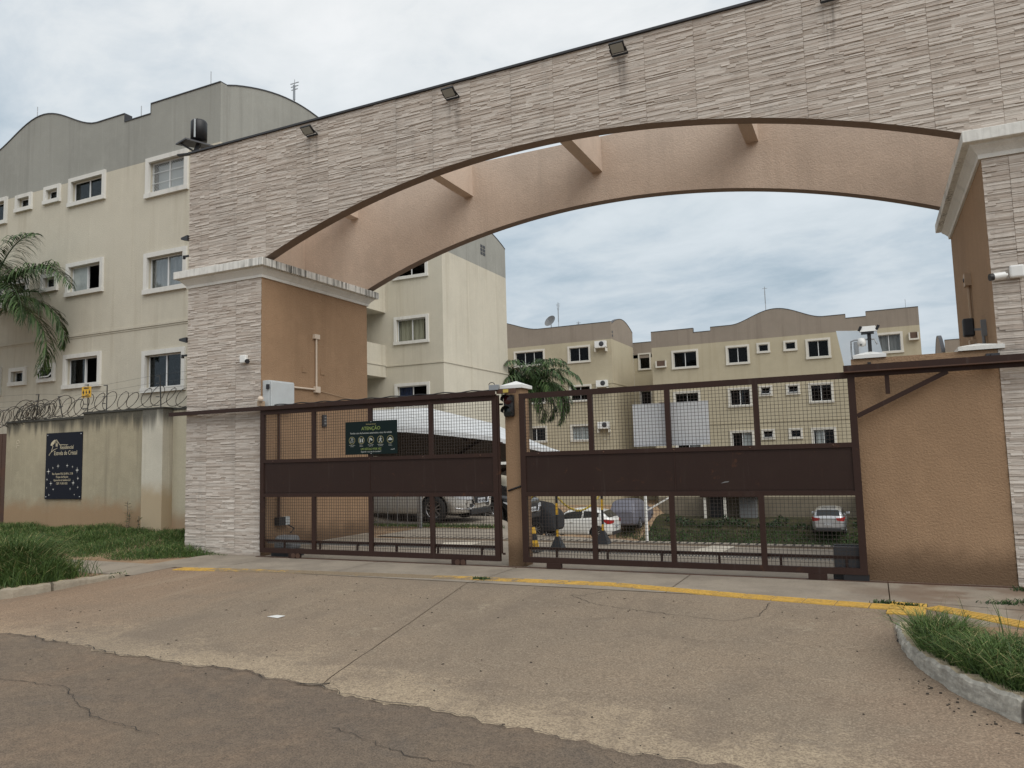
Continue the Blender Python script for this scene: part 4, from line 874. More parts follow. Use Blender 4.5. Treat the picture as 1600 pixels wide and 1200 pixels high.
# other three sides
m.face([(XA,YA,-.3),(XA,20.3,-.3),(XA,20.3,10.15),(XA,YA,10.15)]); m.face([(XAL,YA,-.3),(XAL,20.3,-.3),(XAL,20.3,10.15),(XAL,YA,10.15)]); m.face([(XAL,20.3,-.3),(XA,20.3,-.3),(XA,20.3,10.15),(XAL,20.3,10.15)])
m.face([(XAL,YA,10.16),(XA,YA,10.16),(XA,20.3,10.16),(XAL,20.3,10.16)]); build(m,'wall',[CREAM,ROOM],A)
for a,k_ in wins: window(A,T,*a,**k_)
# safety net behind the top right window
m=MB(); a,b,c,d=-17.67,-16.30,9.18,10.07
q=MB(); q.face([T(a,c,.3),T(b,c,.3),T(b,d,.3),T(a,d,.3)]); build(q,'blind',[flat('white_blind',(.78,.78,.76),.8)],A)
for i in range(1,3): zz=c+(d-c)*i/3; tbox(m,T,a,b,zz-.008,zz+.008,.06,.075)
for i in range(-10,16):
    for s_ in (1,-1):
        u0=a+i*.09; pts=[]
        for z_ in np.linspace(c,d,12):
            u=u0+s_*(z_-c)*1.0+(0 if s_>0 else (d-c))
            if a<=u<=b: pts.append(T(u,z_,.05))
        if len(pts)>1: m.tube(pts,.003,3,caps=False)
build(m,'safety_net',[ALU],A,kind='stuff')
m=MB(); tbox(m,T,XAL,XA+.03,5.45,5.515,-.035,.0); tbox(m,T,XAL,XA+.03,5.40,5.445,-.015,.0); build(m,'string_course',[CREAM],A)
def bell(u,c,hw,z0,h):
    d=abs(u-c)/hw
    if d>=1: return z0
    return z0+h*(math.cos(d*math.pi)*.5+.5)**.85
def topA(u,ax=AXA,he=None):
    d=abs(u-ax); 
    if d>4.82: return 11.79
    if d>3.75: return 11.50
    return bell(d,0,2.55,11.74,.80)
def par_us(ax,edges,hw,n=26):
    us=[]
    for e_ in edges: us += [ax-e_-1e-4,ax-e_+1e-4,ax+e_-1e-4,ax+e_+1e-4]
    return us+list(np.linspace(ax-hw,ax+hw,n))
us=sorted(par_us(AXA,[4.82,3.75],2.55)+[XAL,XA]); parapet(A,T,us,topA,10.152,.22,[GREYBAND])
def side_arch(parent,x0,y0,y1,zend,rise,zb,mats,th=.2):
    Ts=Tside(x0); us=list(np.linspace(y0,y1,22)); f=lambda u: zend+rise*math.sin(math.pi*(u-y0)/(y1-y0))**.9 if y0<u<y1 else zend
    return parapet(parent,Ts,us,f,zb,th,mats)
m=side_arch(A,XA,YA+.222,20.3,11.79,.66,10.152,[GREYBAND])
def antenna(x,y,z,h,label,dish=False,bars=0):
    t=thing('antenna',(x,y,z),label,'antenna','roof antennas and rods'); m=MB(); m.tube([(x,y,z),(x,y,z+h)],.022 if h>1 else .012,5); build(m,'mast',[STEEL],t)
    if bars:
        m=MB()
        for i in range(bars): zz=z+h-.12-.1*i; m.bar((x-.16+.02*i,y,zz),(x+.16-.02*i,y,zz),.02)
        m.bar((x,y-.02,z+h*.3),(x,y-.02,z+h*.8),.05); build(m,'element',[STEEL],t)
antenna(-15.2,17.3,12.35,.95,'thin antenna mast on the near building beside the arch top',bars=3); antenna(-15.5,14.35,11.8,.45,'short lightning rod on the front corner of the near building parapet'); antenna(-22.9,14.35,12.45,.5,'lightning rod on top of the wavy parapet hump'); antenna(-18.2,14.35,11.5,.4,'lightning rod in the stepped notch of the near parapet')
# ---- connector with open landings, and rear block
YB0,YB1,XB=26.89,33.05,-15.74; XC=-18.6
B=thing('apartment_building',(-17.5,27,0),'cream apartment block with open landings seen through the arch','building','apartment buildings')
m=MB()
T2=Tside(XC)
for z0,z1 in ((-.3,1.1),(2.47,3.86),(5.17,6.56),(7.98,9.40)): tbox(m,T2,20.302,YB0-.002,z0,z1,0,.15)
for z0 in (2.47,5.17,7.98): tbox(m,T2,20.302,YB0-.002,z0-.002,z0+.12,.152,1.5)
tbox(m,T2,20.302,YB0-.002,10.68,11.0,0,1.5); tbox(m,T2,20.302,YB0-.002,-.3,11.0,1.502,1.6)
build(m,'landing_parapet',[CREAM],B)
m=MB(); tbox(m,T2,20.302,YB0-.002,5.66,5.72,-.03,0); build(m,'string_course',[CREAM],B)
for z in (1.75,4.45,7.15,9.85-.3):
    window(B,Tside(XC-1.5),25.5,26.75,z-.2,z+.55,.1,npan=1)
Tb=Tfront(YB0); wb=[]
add(wb,-18.15,-16.42,9.33,10.45,.13,npan=2,glass=GLASS); add(wb,-18.15,-16.42,6.52,7.72,.13,npan=2,curt=CURT_C,cspan=(0,.86)); add(wb,-18.15,-16.42,3.72,4.86,.13,npan=2,curt=CURT_B,cspan=(0,.48)); add(wb,-18.15,-16.42,1.0,2.15,.13,npan=2)
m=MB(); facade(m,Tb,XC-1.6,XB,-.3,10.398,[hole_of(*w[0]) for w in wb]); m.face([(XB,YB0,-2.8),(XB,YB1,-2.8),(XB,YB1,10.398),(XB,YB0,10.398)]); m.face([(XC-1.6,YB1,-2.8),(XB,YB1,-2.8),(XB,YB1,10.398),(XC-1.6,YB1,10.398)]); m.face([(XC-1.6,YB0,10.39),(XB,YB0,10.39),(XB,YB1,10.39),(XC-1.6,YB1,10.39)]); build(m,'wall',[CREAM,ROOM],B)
for a,k_ in wb: window(B,Tb,*a,**k_)
m=MB(); tbox(m,Tb,XC,XB+.03,5.62,5.68,-.035,0); tbox(m,Tside(XB),YB0,YB1,5.62,5.68,-.035,0); build(m,'string_course',[CREAM],B)
parapet(B,Tb,[XC-1.6,XB],lambda u:11.82,10.4,.2,[GREYBAND]); side_arch(B,XB,YB0+.202,YB1,11.85,.62,10.4,[GREYBAND])
m=MB(); Ts=Tside(XB)
for i in range(2):
    for j in range(3): tbox(m,Ts,30.42+i*.26,30.62+i*.26,11.0+j*.17,11.13+j*.17,-.012,-.003)
build(m,'vent_block',[DGREY],B)
# ---- far buildings
def ac_unit(t_parent,T,u,z,s=1.0):
    m=MB(); tbox(m,T,u-.38,u+.38,z,z+.42,-.40,-.06); build(m,'ac_condenser',[WHITEP],t_parent)
    m=MB(); P=T(u+.1,z+.21,-.405); n=Vector(T(0,0,-1))-Vector(T(0,0,0)); m.lathe(P,[(0,.012),(.06,.012),(.16,.008),(.175,0)],14,axis=n); build(m,'ac_fan',[DGREY],t_parent)
    m=MB(); tbox(m,T,u-.4,u-.36,z-.30,z,-.40,0); tbox(m,T,u+.36,u+.4,z-.30,z,-.40,0); tbox(m,T,u-.4,u+.4,z-.05,z-.003,-.40,0); build(m,'ac_bracket',[FRAMEW2],t_parent)
BRN=flat('brown_ac_recess',(.10,.06,.04),.8)
def ac_hole(par,T,u0,u1,z0,z1):
    m=MB(); f=.07; tbox(m,T,u0,u1,z0-.02,z0+f,-.24,0); tbox(m,T,u0,u0+f,z0+f,z1,-.2,0); tbox(m,T,u1-f,u1,z0+f,z1,-.2,0); s=build(m,'ac_shelf',[FRAMEW2],par)
    m=MB(); tbox(m,T,u0+f+.003,u1-f-.003,z0+f,z1+.02,-.12,-.002); build(m,'ac_box',[BRN],s)
C=thing('apartment_building',(-5,49,-3),'long far apartment block with wavy brown parapet behind the right gate','building','apartment buildings')
YC,XC0,XC1,AXC_=49.2,-12.82,2.95,-4.92; Tc=Tfront(YC); wc=[]; rows=[-1.03,1.67,4.37,7.07]
qq=random.Random(21)
for r,z in enumerate(rows):
    H=1.22
    add(wc,-11.50,-9.76,z-.02,z+H,.13,npan=2,curt=CURT_G if r==1 else None,cspan=(.55,1))
    add(wc,-8.02,-6.56,z,z+H+.02,.13,npan=2,open_=(0 if r in(1,2) else None),curt=CURT_W if r==1 else None,cspan=(.5,1),glass=GLASS)
    add(wc,-6.12,-5.32,z+.60,z+1.26,.12,npan=1,tilt=r in(1,2)); add(wc,-4.53,-3.72,z+.60,z+1.26,.12,npan=1,tilt=r==2)
    add(wc,-3.25,-1.84,z,z+H+.02,.13,npan=2,curt=CURT_W if r==1 else None,cspan=(0.1,.6),glass=(FROST if r==9 else GLASS))
    add(wc,.55,2.05,z,z+H+.02,.13,npan=2,curt=CURT_G if r==3 else None)
m=MB(); facade(m,Tc,XC0,XC1,-2.9,8.60,[hole_of(*w[0]) for w in wc]); 
for X_ in (XC0,XC1): m.face([(X_,YC,-4),(X_,YC+6,-4),(X_,YC+6,8.6),(X_,YC,8.6)])
m.face([(XC0,YC+6,-4),(XC1,YC+6,-4),(XC1,YC+6,8.6),(XC0,YC+6,8.6)]); m.face([(XC0,YC,8.61),(XC1,YC,8.61),(XC1,YC+6,8.61),(XC0,YC+6,8.61)])
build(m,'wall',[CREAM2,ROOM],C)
for a,k_ in wc: window(C,Tc,*a,FM=FRAMEW2,**k_)
m=MB(); m.box(XC0+.01,XC1-.01,YC-.035,YC-.002,-3.2,-1.22); build(m,'base_band',[plaster('dark_base_band',(.20,.17,.125),.4,20,.4,None,.25)],C)  # thin band of darker brown plaster over the foot of the front wall
def topC(u):
    d=abs(u-AXC_)
    if d>5.1: return 9.66
    if d>4.0: return 9.38
    return bell(d,0,2.7,9.62,.78)
us=sorted(par_us(AXC_,[5.1,4.0],2.7)+[XC0,XC1]); parapet(C,Tc,us,topC,8.602,.22,[BROWNBAND])
m=MB(); tbox(m,Tc,XC0-.02,XC1+.02,3.35,3.41,-.03,0); build(m,'string_course',[CREAM2],C)
for u,z in ((-12.2,7.25),(-12.2,4.5),(2.35-.0,7.75),(2.3,2.3)):
    if u>2: ac_hole(C,Tc,u-.0,u+.62-.1,z,z+.42) if z>7 else None
    else: ac_hole(C,Tc,u-.35,u+.35,z,z+.42)
# meter shelter by the foot of the far block
t=thing('meter_shelter',(-8,48.2,-2.5),'small dark open shelter with pale posts at the foot of the far block','shelter')
for nm,x0,x1 in (('roof',-9.8,-6.2),):
    m=MB(); m.box(x0,x1,47.6,49.1,-1.15,-1.02); build(m,'roof',[GATE],t)
for xx in (-9.6,-8.4): 
    m=MB(); m.box(xx,xx+.14,47.7,47.84,-2.7,-1.152); build(m,'post',[FRAMEW2],t)
m=MB(); m.box(-9.4,-8.6,48.6,49.1,-2.6,-1.153); build(m,'cabinet',[BLACK],t); m=MB(); m.box(-7.6,-6.6,48.5,49.1,-2.6,-1.153); build(m,'cabinet',[MGREY],t)
t=thing('meter_shelter',(1.6,48.2,-2.5),'low dark shelter beside the silver car at the right end of the far block','shelter')
m=MB(); m.box(-.9,2.8,47.6,49.1,-1.1,-.98); build(m,'roof',[FRAMEW2],t)
m=MB(); m.box(1.4,1.54,47.7,47.84,-2.7,-1.102); build(m,'post',[FRAMEW2],t); m=MB(); m.box(.4,2.6,48.6,49.1,-2.6,-1.102); build(m,'cabinet',[BLACK],t)
# left far block with arched end
Dd=thing('apartment_building',(-19,50,-3),'far apartment block with arched brown end wall behind the palm','building','apartment buildings')
YD,XD,XDL=48.82,-15.46,-31.0; Td=Tfront(YD); wd=[]
for r,z in enumerate((-.15,2.55,5.25,7.95)):
    add(wd,-18.63,-16.97,z,z+1.2,.13,npan=2,curt=[None,CURT_W,None,None][r],glass=GLASS,open_=None)
    add(wd,-22.75,-20.35,z+.02,z+1.2,.13,npan=3,curt=None)
m=MB(); facade(m,Td,XDL,XD,-4,9.42,[hole_of(*w[0]) for w in wd]); m.face([(XD,YD,-4),(XD,54,-4),(XD,54,9.42),(XD,YD,9.42)]); m.face([(XDL,YD,9.41),(XD,YD,9.41),(XD,54.8,9.41),(XDL,54.8,9.41)]); build(m,'wall',[CREAM2,ROOM],Dd)
for a,k_ in wd: window(Dd,Td,*a,FM=FRAMEW2,**k_)
def topD(u): return bell(u,-24.6,3.75,10.60,.85)
parapet(Dd,Td,sorted([XDL,XD]+list(np.linspace(-28.3,-20.85,26))),topD,9.422,.22,[BROWNBAND]); side_arch(Dd,XD,YD+.222,54.0,10.5,.62,9.422,[BROWNBAND])
m=MB(); tbox(m,Td,XDL,XD+.02,6.4,6.46,-.03,0); tbox(m,Tside(XD),YD,54,6.4,6.46,-.03,0); build(m,'string_course',[CREAM2],Dd)
for z in (8.62,5.95,3.15): ac_unit(Dd,Td,-16.15,z+.25)
for z in (2.9,): 
    m=MB(); m.tube([Td(-15.8,z+.4,-.05),Td(-15.65,z+.1,-.25),Td(-15.9,z-.3,-.15),Td(-16.2,z-.25,-.2)],.02,5); build(m,'ac_hose',[FRAMEW2],Dd)
for i in range(2):
    m=MB(); tbox(m,Tside(XD),49.0,49.2,9.6+.25*i,9.75+.25*i,-.012,-.003); build(m,'vent_block',[DGREY],Dd)
# recessed link between the far blocks
m=MB(); Tl=Tfront(54.0); wl=[]
for z in (2.4,5.0,7.7): add(wl,-15.1,-14.15,z,z+1.25,.1,npan=1)
facade(m,Tl,XD+.003,XC0-.003,-4,8.6,[hole_of(*w[0]) for w in wl]); build(m,'link_wall',[CREAM2,ROOM],Dd)
for a,k_ in wl: window(Dd,Tl,*a,FM=FRAMEW2,**k_)
parapet(Dd,Tl,[XD+.003,XC0-.003],lambda u:9.75,8.602,.2,[BROWNBAND],'link_parapet')
# block at the far right, only its gable shows
E_=thing('apartment_building',(6.5,62,-3),'sliver of a far block with curved parapet beside the right pillar','building','apartment buildings')
m=MB(); m.box(5.05,16,60,68,-4,8.05); build(m,'wall',[CREAM2],E_); side_arch(E_,5.05,60.202,66,8.1,1.5,8.052,[BROWNBAND]); parapet(E_,Tfront(60),[5.05,16],lambda u:8.9,8.052,.2,[BROWNBAND])
t=thing('satellite_dish',(-20.3,50,10.7),'grey satellite dish on the roof of the left far block','dish')
m=MB(); m.lathe((-20.3,50,11.25),[(0,0),(.2,.02),(.36,.07),(.46,.13)],18,axis=(-.25,-.8,.45)); build(m,'reflector',[MGREY],t); m=MB(); m.tube([(-20.3,50.05,10.6),(-20.3,50.05,11.2)],.03,6); m.tube([(-20.3,50,11.25),(-20.38,49.7,11.45)],.015,5); build(m,'mount',[STEEL],t)
antenna(-19.7,50,10.6,2.0,'tall antenna mast on the left far block beside the dish',bars=5); antenna(-18.2,50,10.6,.5,'stubby aerial right of the tall mast on the left far block',bars=2); antenna(-5.45,49.3,10.38,1.5,'thin aerial mast on the hump of the long far block',bars=1); antenna(2.35,50,9.66,.65,'short rod near the right end of the long far block parapet')
# ------------------------------------------------------------------ boundary wall on the left
bw=thing('boundary_wall',(-15.5,11.5,0),'weathered boundary wall with mould streaks left of the arch','wall')
def wall_sec(x0,x1,y0,y1,z1,mat,name='wall_panel',capz=True):
    m=MB(); m.box(x0,x1,y0,y1,-.1,z1); o=build(m,name,[mat],bw)
    m=MB(); n=int((x1-x0)/.12)+1; q=random.Random(int(x0*50))
    # ragged mortar coping
    top=[(x0-.01+(x1-x0+.02)*i/n,z1+.045+q.uniform(-.012,.018)) for i in range(n+1)]; bot=[(u,z1+.001) for u,_ in top]
    m.strip_wall(top,bot,lambda u,w,d:(u,d,w),y0-.02,y1+.02); build(m,'coping',[MOULDY2],o)
    return o
MOULDY2=plaster('blackened_coping',(.07,.068,.06),.5,40,.3)
wall_sec(-19.12,-16.25,11.5,11.66,2.79,WALLPL); wall_sec(-16.248,-14.1,11.47,11.66,2.88,WALLPL); wall_sec(-13.478,PX0-.002,11.56,11.70,2.84,PANELPL)
m=MB(); m.box(-14.098,-13.48,11.3,11.70,-.1,2.87); build(m,'pillar',[PILLARPL],bw)
m=MB(); m.box(-14.12,-13.46,11.28,11.72,2.872,2.90); build(m,'coping',[MOULDY2],bw)
PALE=flat('pale_relief',(.52,.46,.34),.9)
m=MB(); add_text(m,'GL',.17,(-18.72,11.497,2.28),(0,0,-1),(1,0,0),(0,-1,0),'CENTER',0,0,.002); build(m,'relief_mark',[PALE],bw)
m=MB(); add_text(m,'T.gom',.09,(-12.85,11.557,.98),(1,0,0),(0,0,1),(0,-1,0),'CENTER',0,0,.0006); build(m,'graffiti',[flat('red_scrawl',(.32,.10,.06))],bw)
# dark gate post / dead creeper at the extreme left
t=thing('side_gate',(-20,11.6,.2),'dark brown side gate at the extreme left end of the boundary wall','gate')
for i in range(6):
    m=MB(); m.box(-19.14-.17*(i+1),-19.14-.17*i-.02,11.52,11.56,.1,2.55); build(m,'board',[RUST],t)
m=MB(); m.box(-20.3,-19.14,11.562,11.6,.4,.5); m.box(-20.3,-19.14,11.562,11.6,2.1,2.2); build(m,'batten',[GATE],t)
# name plate
ns=thing('name_sign',(-16.9,11.45,.95),'tall dark condominium name sign with gold lettering and stars on the boundary wall','sign')
X0,X1,Z0,Z1,YS=-17.53,-16.245,.96,2.49,11.455
m=MB(); m.box(X0,X1,YS,YS+.012,Z0,Z1); build(m,'board',[M_('sign_navy',(.005,.007,.015),.55,spec=.2).m],ns)
cx=(X0+X1)/2; ty=YS-.0015; GOLD2=flat('pale_gold_print',(.56,.49,.34),.5); WHT2=flat('sign_star_print',(.72,.70,.64),.5)
m=MB()
for xx in (X0+.05,X1-.05):
    for zz in (Z0+.05,Z1-.05): m.lathe((xx,YS,zz),[(.016,0),(.014,.01),(0,.012)],10,axis=(0,-1,0))
build(m,'screw',[STEEL],ns)
def sx_(s,size,x,z,mat,bold=0,wide=1,al='CENTER'):
    m=MB(); add_text(m,s,size,(cx+x,ty,z),UX,UZ,NY,al,bold,0,.0006,wide); build(m,'lettering',[mat],ns)
def bx_(px,py): return X0-cx+(px-(108-15*(py-108)/1000))/545*(X1-X0), Z1-(py-108)/1000*(Z1-Z0)
for txt,sz_,px,py,wd in (('Residencial',.125,420,358,.86),('Estrela de Cristal',.140,402,446,.84),('Rua Augusto S/N, Qd 83 Lt. 2-38',.068,360,742,.80),('Parque das Nações',.068,355,790,.82),('Aparecida de Goiânia-GO',.068,355,838,.84),('CEP: 74.957-050',.072,352,890,.82)):
    x_,z_=bx_(px,py); sx_(txt,sz_,x_,z_,GOLD2,0,wd)
def stroke(m,pts,w0,w1=None):
    w1=w0 if w1 is None else w1; n=len(pts); L=[];R=[]
    for i,(x,z) in enumerate(pts):
        a=pts[max(0,i-1)]; b=pts[min(n-1,i+1)]; dx,dz=b[0]-a[0],b[1]-a[1]; l=math.hypot(dx,dz); w=(w0+(w1-w0)*i/(n-1))/2; L.append((cx+x-dz/l*w,ty,z+dx/l*w)); R.append((cx+x+dz/l*w,ty,z-dx/l*w))
    m.grid([L,R],0,.5,False)
B_=lambda *P:[bx_(*p) for p in P]
m=MB(); stroke(m,B_((150,448),(180,400),(225,365),(285,338)),.030,.006); stroke(m,B_((150,448),(188,385),(205,330),(212,300)),.010,.018); stroke(m,B_((212,285),(265,212),(315,292),(370,293),(440,296)),.020,.008)
stroke(m,B_((190,300),(195,270),(228,235),(250,225)),.075,.05); stroke(m,B_((245,262),(268,240),(290,262)),.010)
ex,ez=bx_(268,292)
for dx in (-.034,.004):
    for dz in (-.036,.004): m.box(cx+ex+dx,cx+ex+dx+.03,ty-.0004,ty,ez+dz,ez+dz+.032)
build(m,'emblem',[GOLD2],ns)
m=MB()
for (px,py,s) in ((148,690,34),(215,637,16),(293,612,26),(430,608,24),(510,628,16),(578,680,34),(127,812,18),(590,803,22),(187,873,28),(522,868,30),(124,938,13),(588,934,17),(224,962,17),(478,957,17),(160,1045,15),(540,1042,13)):
    fx=(px-93-(15*(1-(py-100)/1000)))/545.; z=Z1-(py-108)/1000*(Z1-Z0); x=X0+fx*(X1-X0); r=s/545*(X1-X0)
    P=[]
    for k_ in range(8): a=k_*math.pi/4; rr=r if k_%2==0 else r*.17; P.append((x+rr*math.sin(a)*.8,ty,z+rr*math.cos(a)))
    for k_ in range(8): m.face([(x,ty,z),P[k_],P[(k_+1)%8]])
build(m,'star',[WHT2],ns,kind='stuff')
# razor wire coil
RW=paint('razor_wire_steel',(.10,.095,.085),.5,.6,.6,(.10,.06,.04))
rz=thing('razor_wire',(-16,11.6,2.85),'coiled razor wire sprawling along the top of the boundary wall','razor wire')
def coil(x0,x1,turns,R,zb,seed,yy=11.58,flat_=1.0):
    q=random.Random(seed); m=MB(); n=turns*22; pts=[]; b=[]
    for i in range(n+1):
        t=i/22; a=t*2*math.pi; f=i/n; x=x0+(x1-x0)*f+.05*math.sin(t*3.1+seed)
        r=R*(1+.10*math.sin(t*1.9+seed)+.06*math.sin(t*4.3)); pts.append((x+.16*math.sin(a*1.0),yy+r*math.cos(a)*.9,zb+R*flat_+r*math.sin(a)*flat_+.03*math.sin(t*1.3)))
    m.tube(pts,.0075,4,caps=False)
    for i in range(0,n,2):
        p=Vector(pts[i]); m.obox(p,((1,0,0),(0,1,0),(0,0,1)),(.018,.004,.003)) if i%4 else m.obox(p,((1,0,0),(0,1,0),(0,0,1)),(.003,.004,.018))
    return m
zt=lambda x: 2.84 if x<-16.25 else 2.92
build(coil(-20.3,-18.3,11,.22,2.72,1),'coil',[RW],rz); build(coil(-18.75,-16.3,10,.225,2.86,2),'coil',[RW],rz); build(coil(-18.65,-17.6,11,.19,2.83,5),'coil',[RW],rz); build(coil(-16.4,-12.2,11,.20,2.94,3),'coil',[RW],rz)
# electric fence
ES=flat('fence_bracket_steel',(.07,.07,.065),.5,.4); INS=flat('insulator',(.05,.05,.05),.5)
def efpost(x,z,h,lean,label,ins):
    t=thing('fence_bracket',(x,11.58,z),label,'fence post','electric fence brackets'); m=MB(); tp=(x+lean,11.54,z+h); m.bar((x,11.58,z),tp,.024,.012); build(m,'stake',[ES],t)
    for f in ins:
        px,pz=x+lean*f,z+h*f; m=MB(); s_=1 if lean<0 else -1
        m.bar((px-.012,11.54,pz),(px+s_*.11,11.54,pz+.005),.018); build(m,'insulator',[INS],t)
efpost(-18.15,2.83,.62,.16,'leftmost leaning fence bracket on the boundary wall',(.55,.72,.98)); efpost(-17.15,2.86,.50,-.12,'fence bracket leaning left over the name sign',(.5,.97)); efpost(-16.27,2.92,.66,.05,'fence bracket carrying the yellow warning plate',(.15,.3,.97)); efpost(-15.63,2.92,.60,.06,'straight fence bracket right of the yellow warning plate',(.3,.55,.98)); efpost(-13.88,2.90,.72,0.0,'fence bracket over the whitewashed wall pillar',(.35,.75,.98))
wr=thing('fence_wire',(-16,11.54,3.2),'thin electric fence wires strung between the brackets','wire')
for f,z0 in ((.97,.6),(.72,.45),(.5,.32)):
    pts=[(-20,11.54,2.9+z0),(-18.05,11.54,2.86+z0),(-17.25,11.54,2.80+z0),(-16.22,11.54,2.95+z0),(-15.58,11.54,2.93+z0),(-13.88,11.54,2.98+z0*1.1),(-11.95,11.54,3.0+z0*1.1)]; m=MB(); m.tube(pts,.0024,4); build(m,'strand',[ES],wr)
yw=thing('warning_plate',(-16.24,11.52,3.3),'small yellow electric fence warning plate with black symbols','sign'); m=MB(); m.box(-16.40,-16.08,11.515,11.52,3.27,3.52); build(m,'plate',[flat('warning_yellow',(.70,.40,.03),.5)],yw)
m=MB(); c0=-16.24
add_text(m,'PERIGO',.055,(c0,11.513,3.465),UX,UZ,NY,'CENTER',.002); add_text(m,'CERCA ELÉTRICA',.034,(c0,11.513,3.285),UX,UZ,NY,'CENTER',.001)
m.face([(c0+.01,11.513,3.45),(c0-.035,11.513,3.385),(c0-.005,11.513,3.385),(c0-.015,11.513,3.33),(c0+.035,11.513,3.40),(c0+.005,11.513,3.40)])
for s_ in (-1,1): m.face([(c0+s_*.10,11.513,3.45),(c0+s_*.135,11.513,3.39),(c0+s_*.10,11.513,3.335),(c0+s_*.075,11.513,3.39)])
build(m,'symbol',[BLACK],yw)
# ------------------------------------------------------------------ grass and weeds
def grass(name,pts_fn,n,h0,h1,label,seed,mat=None,lean=.5,w=.006,cat='grass'):
    q=random.Random(seed); m=MB(); v=m.v; f=m.f
    for i in range(n):
        x,y,z,hs=pts_fn(q); h=q.uniform(h0,h1)*hs; a=q.uniform(0,2*math.pi); l=h*lean*q.uniform(.2,1.5); dx,dy=math.cos(a)*l,math.sin(a)*l; b=q.uniform(0,math.pi); wx,wy=math.cos(b)*w*q.uniform(.6,1.3),math.sin(b)*w
        k_=len(v); v += [(x-wx,y-wy,z),(x+wx,y+wy,z),(x+dx*.32-wx*.8,y+dy*.32-wy*.8,z+h*.55),(x+dx*.32+wx*.8,y+dy*.32+wy*.8,z+h*.55),(x+dx*.72-wx*.5,y+dy*.72-wy*.5,z+h*(.86-.06*min(1,l/h))),(x+dx*.72+wx*.5,y+dy*.72+wy*.5,z+h*(.86-.06*min(1,l/h))),(x+dx*1.15,y+dy*1.15,z+h*(1.0-.28*min(1,l/h)))]
        tn=min(.86,max(0,q.gauss(.42,.27))) if q.random()>.07 else .97
        f += [(k_,k_+1,k_+3,k_+2),(k_+2,k_+3,k_+5,k_+4),(k_+4,k_+5,k_+6)]
        m.m += [0]*3; m.t += [tn*.75,tn,min(1,tn*1.1)]; m.sm += [False]*3
    return build(m,name,[mat or GRASS],None,label,cat,None,'stuff',at=(0,0,0))
def n2(x,y): return .5+.25*math.sin(x*2.1+y*1.3)+.25*math.sin(x*4.7-y*3.1+1)
def strip(q):
    while True:
        x=q.uniform(-22,-10.75); y=q.uniform(9.15,11.5)
        if x>-11.93-.02 and y>10.5: continue
        lo=9.42+.14*math.sin(x*1.7)+.1*math.sin(x*4.3)+max(0,(x+12.6))*.52
        if y<lo: continue
        if y>11.46 : continue
        e=min(1,(y-lo)/.35+.25); return x,y,ground_z(x,y)-.02,(.3+.9*n2(x,y))*e
grass('grass',strip,52000,.06,.20,'green grass strip growing along the foot of the boundary wall',1,lean=.8,w=.0042)
def tuft(q):
    while True:
        x=q.gauss(-11.7,.5); y=q.gauss(7.1,.33)
        if x>-10.70 or x<-16 or y<6.05 or y>8.15: continue
        if x>-11.1 and y<6.25: continue
        d=math.exp(-((x+11.65)/.7)**2-((y-7.15)/.5)**2); return x,y,.03,.5+.95*d
grass('grass_tuft',tuft,15000,.20,.58,'tall arching grass tuft inside the left kerb',2,lean=.85,w=.0045)
def bedr(q):
    while True:
        x=q.uniform(.24,4.0); y=q.uniform(5.1,7.9)
        if y<float(kerb_right_y(x))+.23+.05*math.sin(x*6): continue
        if y>7.5-.62*max(0,x-.3)+.1*math.sin(x*5): continue
        return x,y,.0,.6+.6*n2(x*1.5,y*1.5)
grass('grass',bedr,24000,.10,.33,'lush green grass inside the right kerb',3,lean=.95,w=.0034)
def tips(q):
    x=q.uniform(.25,2.2); y=7.4-.6*max(0,x-.3)+q.uniform(-.25,.05); return x,y,.05,1
grass('grass_stalk',tips,60,.35,.5,'long thin grass stalks standing above the right hand grass bed',4,lean=.35,w=.0025)
def weeds(q):
    c=q.choice([(-4.93,9.27,.10,.05),(-4.85,9.25,.08,.04),(.02,9.05,.12,.03),(.25,8.98,.14,.02),(1.15,9.35,.22,.06),(1.35,9.5,.25,.1),(1.45,10.25,.12,.12),(-10.72,8.2,.12,.1),(-10.7,8.0,.1,.1)]); x=c[0]+q.gauss(0,c[2]*.5); y=c[1]+q.gauss(0,c[3]*.5); return x,y,ground_z(x,y),.75
grass('weed',weeds,700,.02,.075,'small weeds sprouting from joints in the sidewalk',6,WEED,.8,.008,'weeds')
def sapling(x,y,h,seed,label):
    t=thing('sapling',(x,y,ground_z(x,y)),label,'plant','saplings at the wall foot'); q=random.Random(seed); z=ground_z(x,y); m=MB(); m.tube([(x,y,z),(x+.04,y-.02,z+h*.5),(x+.02,y,z+h)],.006,5); build(m,'stem',[TRUNK],t); m=MB()
    for i in range(26):
        f=.25+.75*i/26; a=q.uniform(0,6.28); L=q.uniform(.06,.13); p=Vector((x+.03*f,y,z+h*f)); d=Vector((math.cos(a),math.sin(a),q.uniform(-.3,.4))).normalized(); s_=d.cross(Vector((0,0,1))).normalized()*.018; m.face([p,p+d*L*.5+s_,p+d*L,p+d*L*.5-s_],0,q.random())
    build(m,'foliage',[WEED],t)
sapling(-14.55,11.32,.62,1,'spindly sapling at the foot of the wall left of the pillar'); sapling(-14.4,11.25,.4,2,'short leafy weed beside the spindly sapling'); sapling(-13.95,11.12,.33,3,'small plant at the foot of the whitewashed wall pillar')
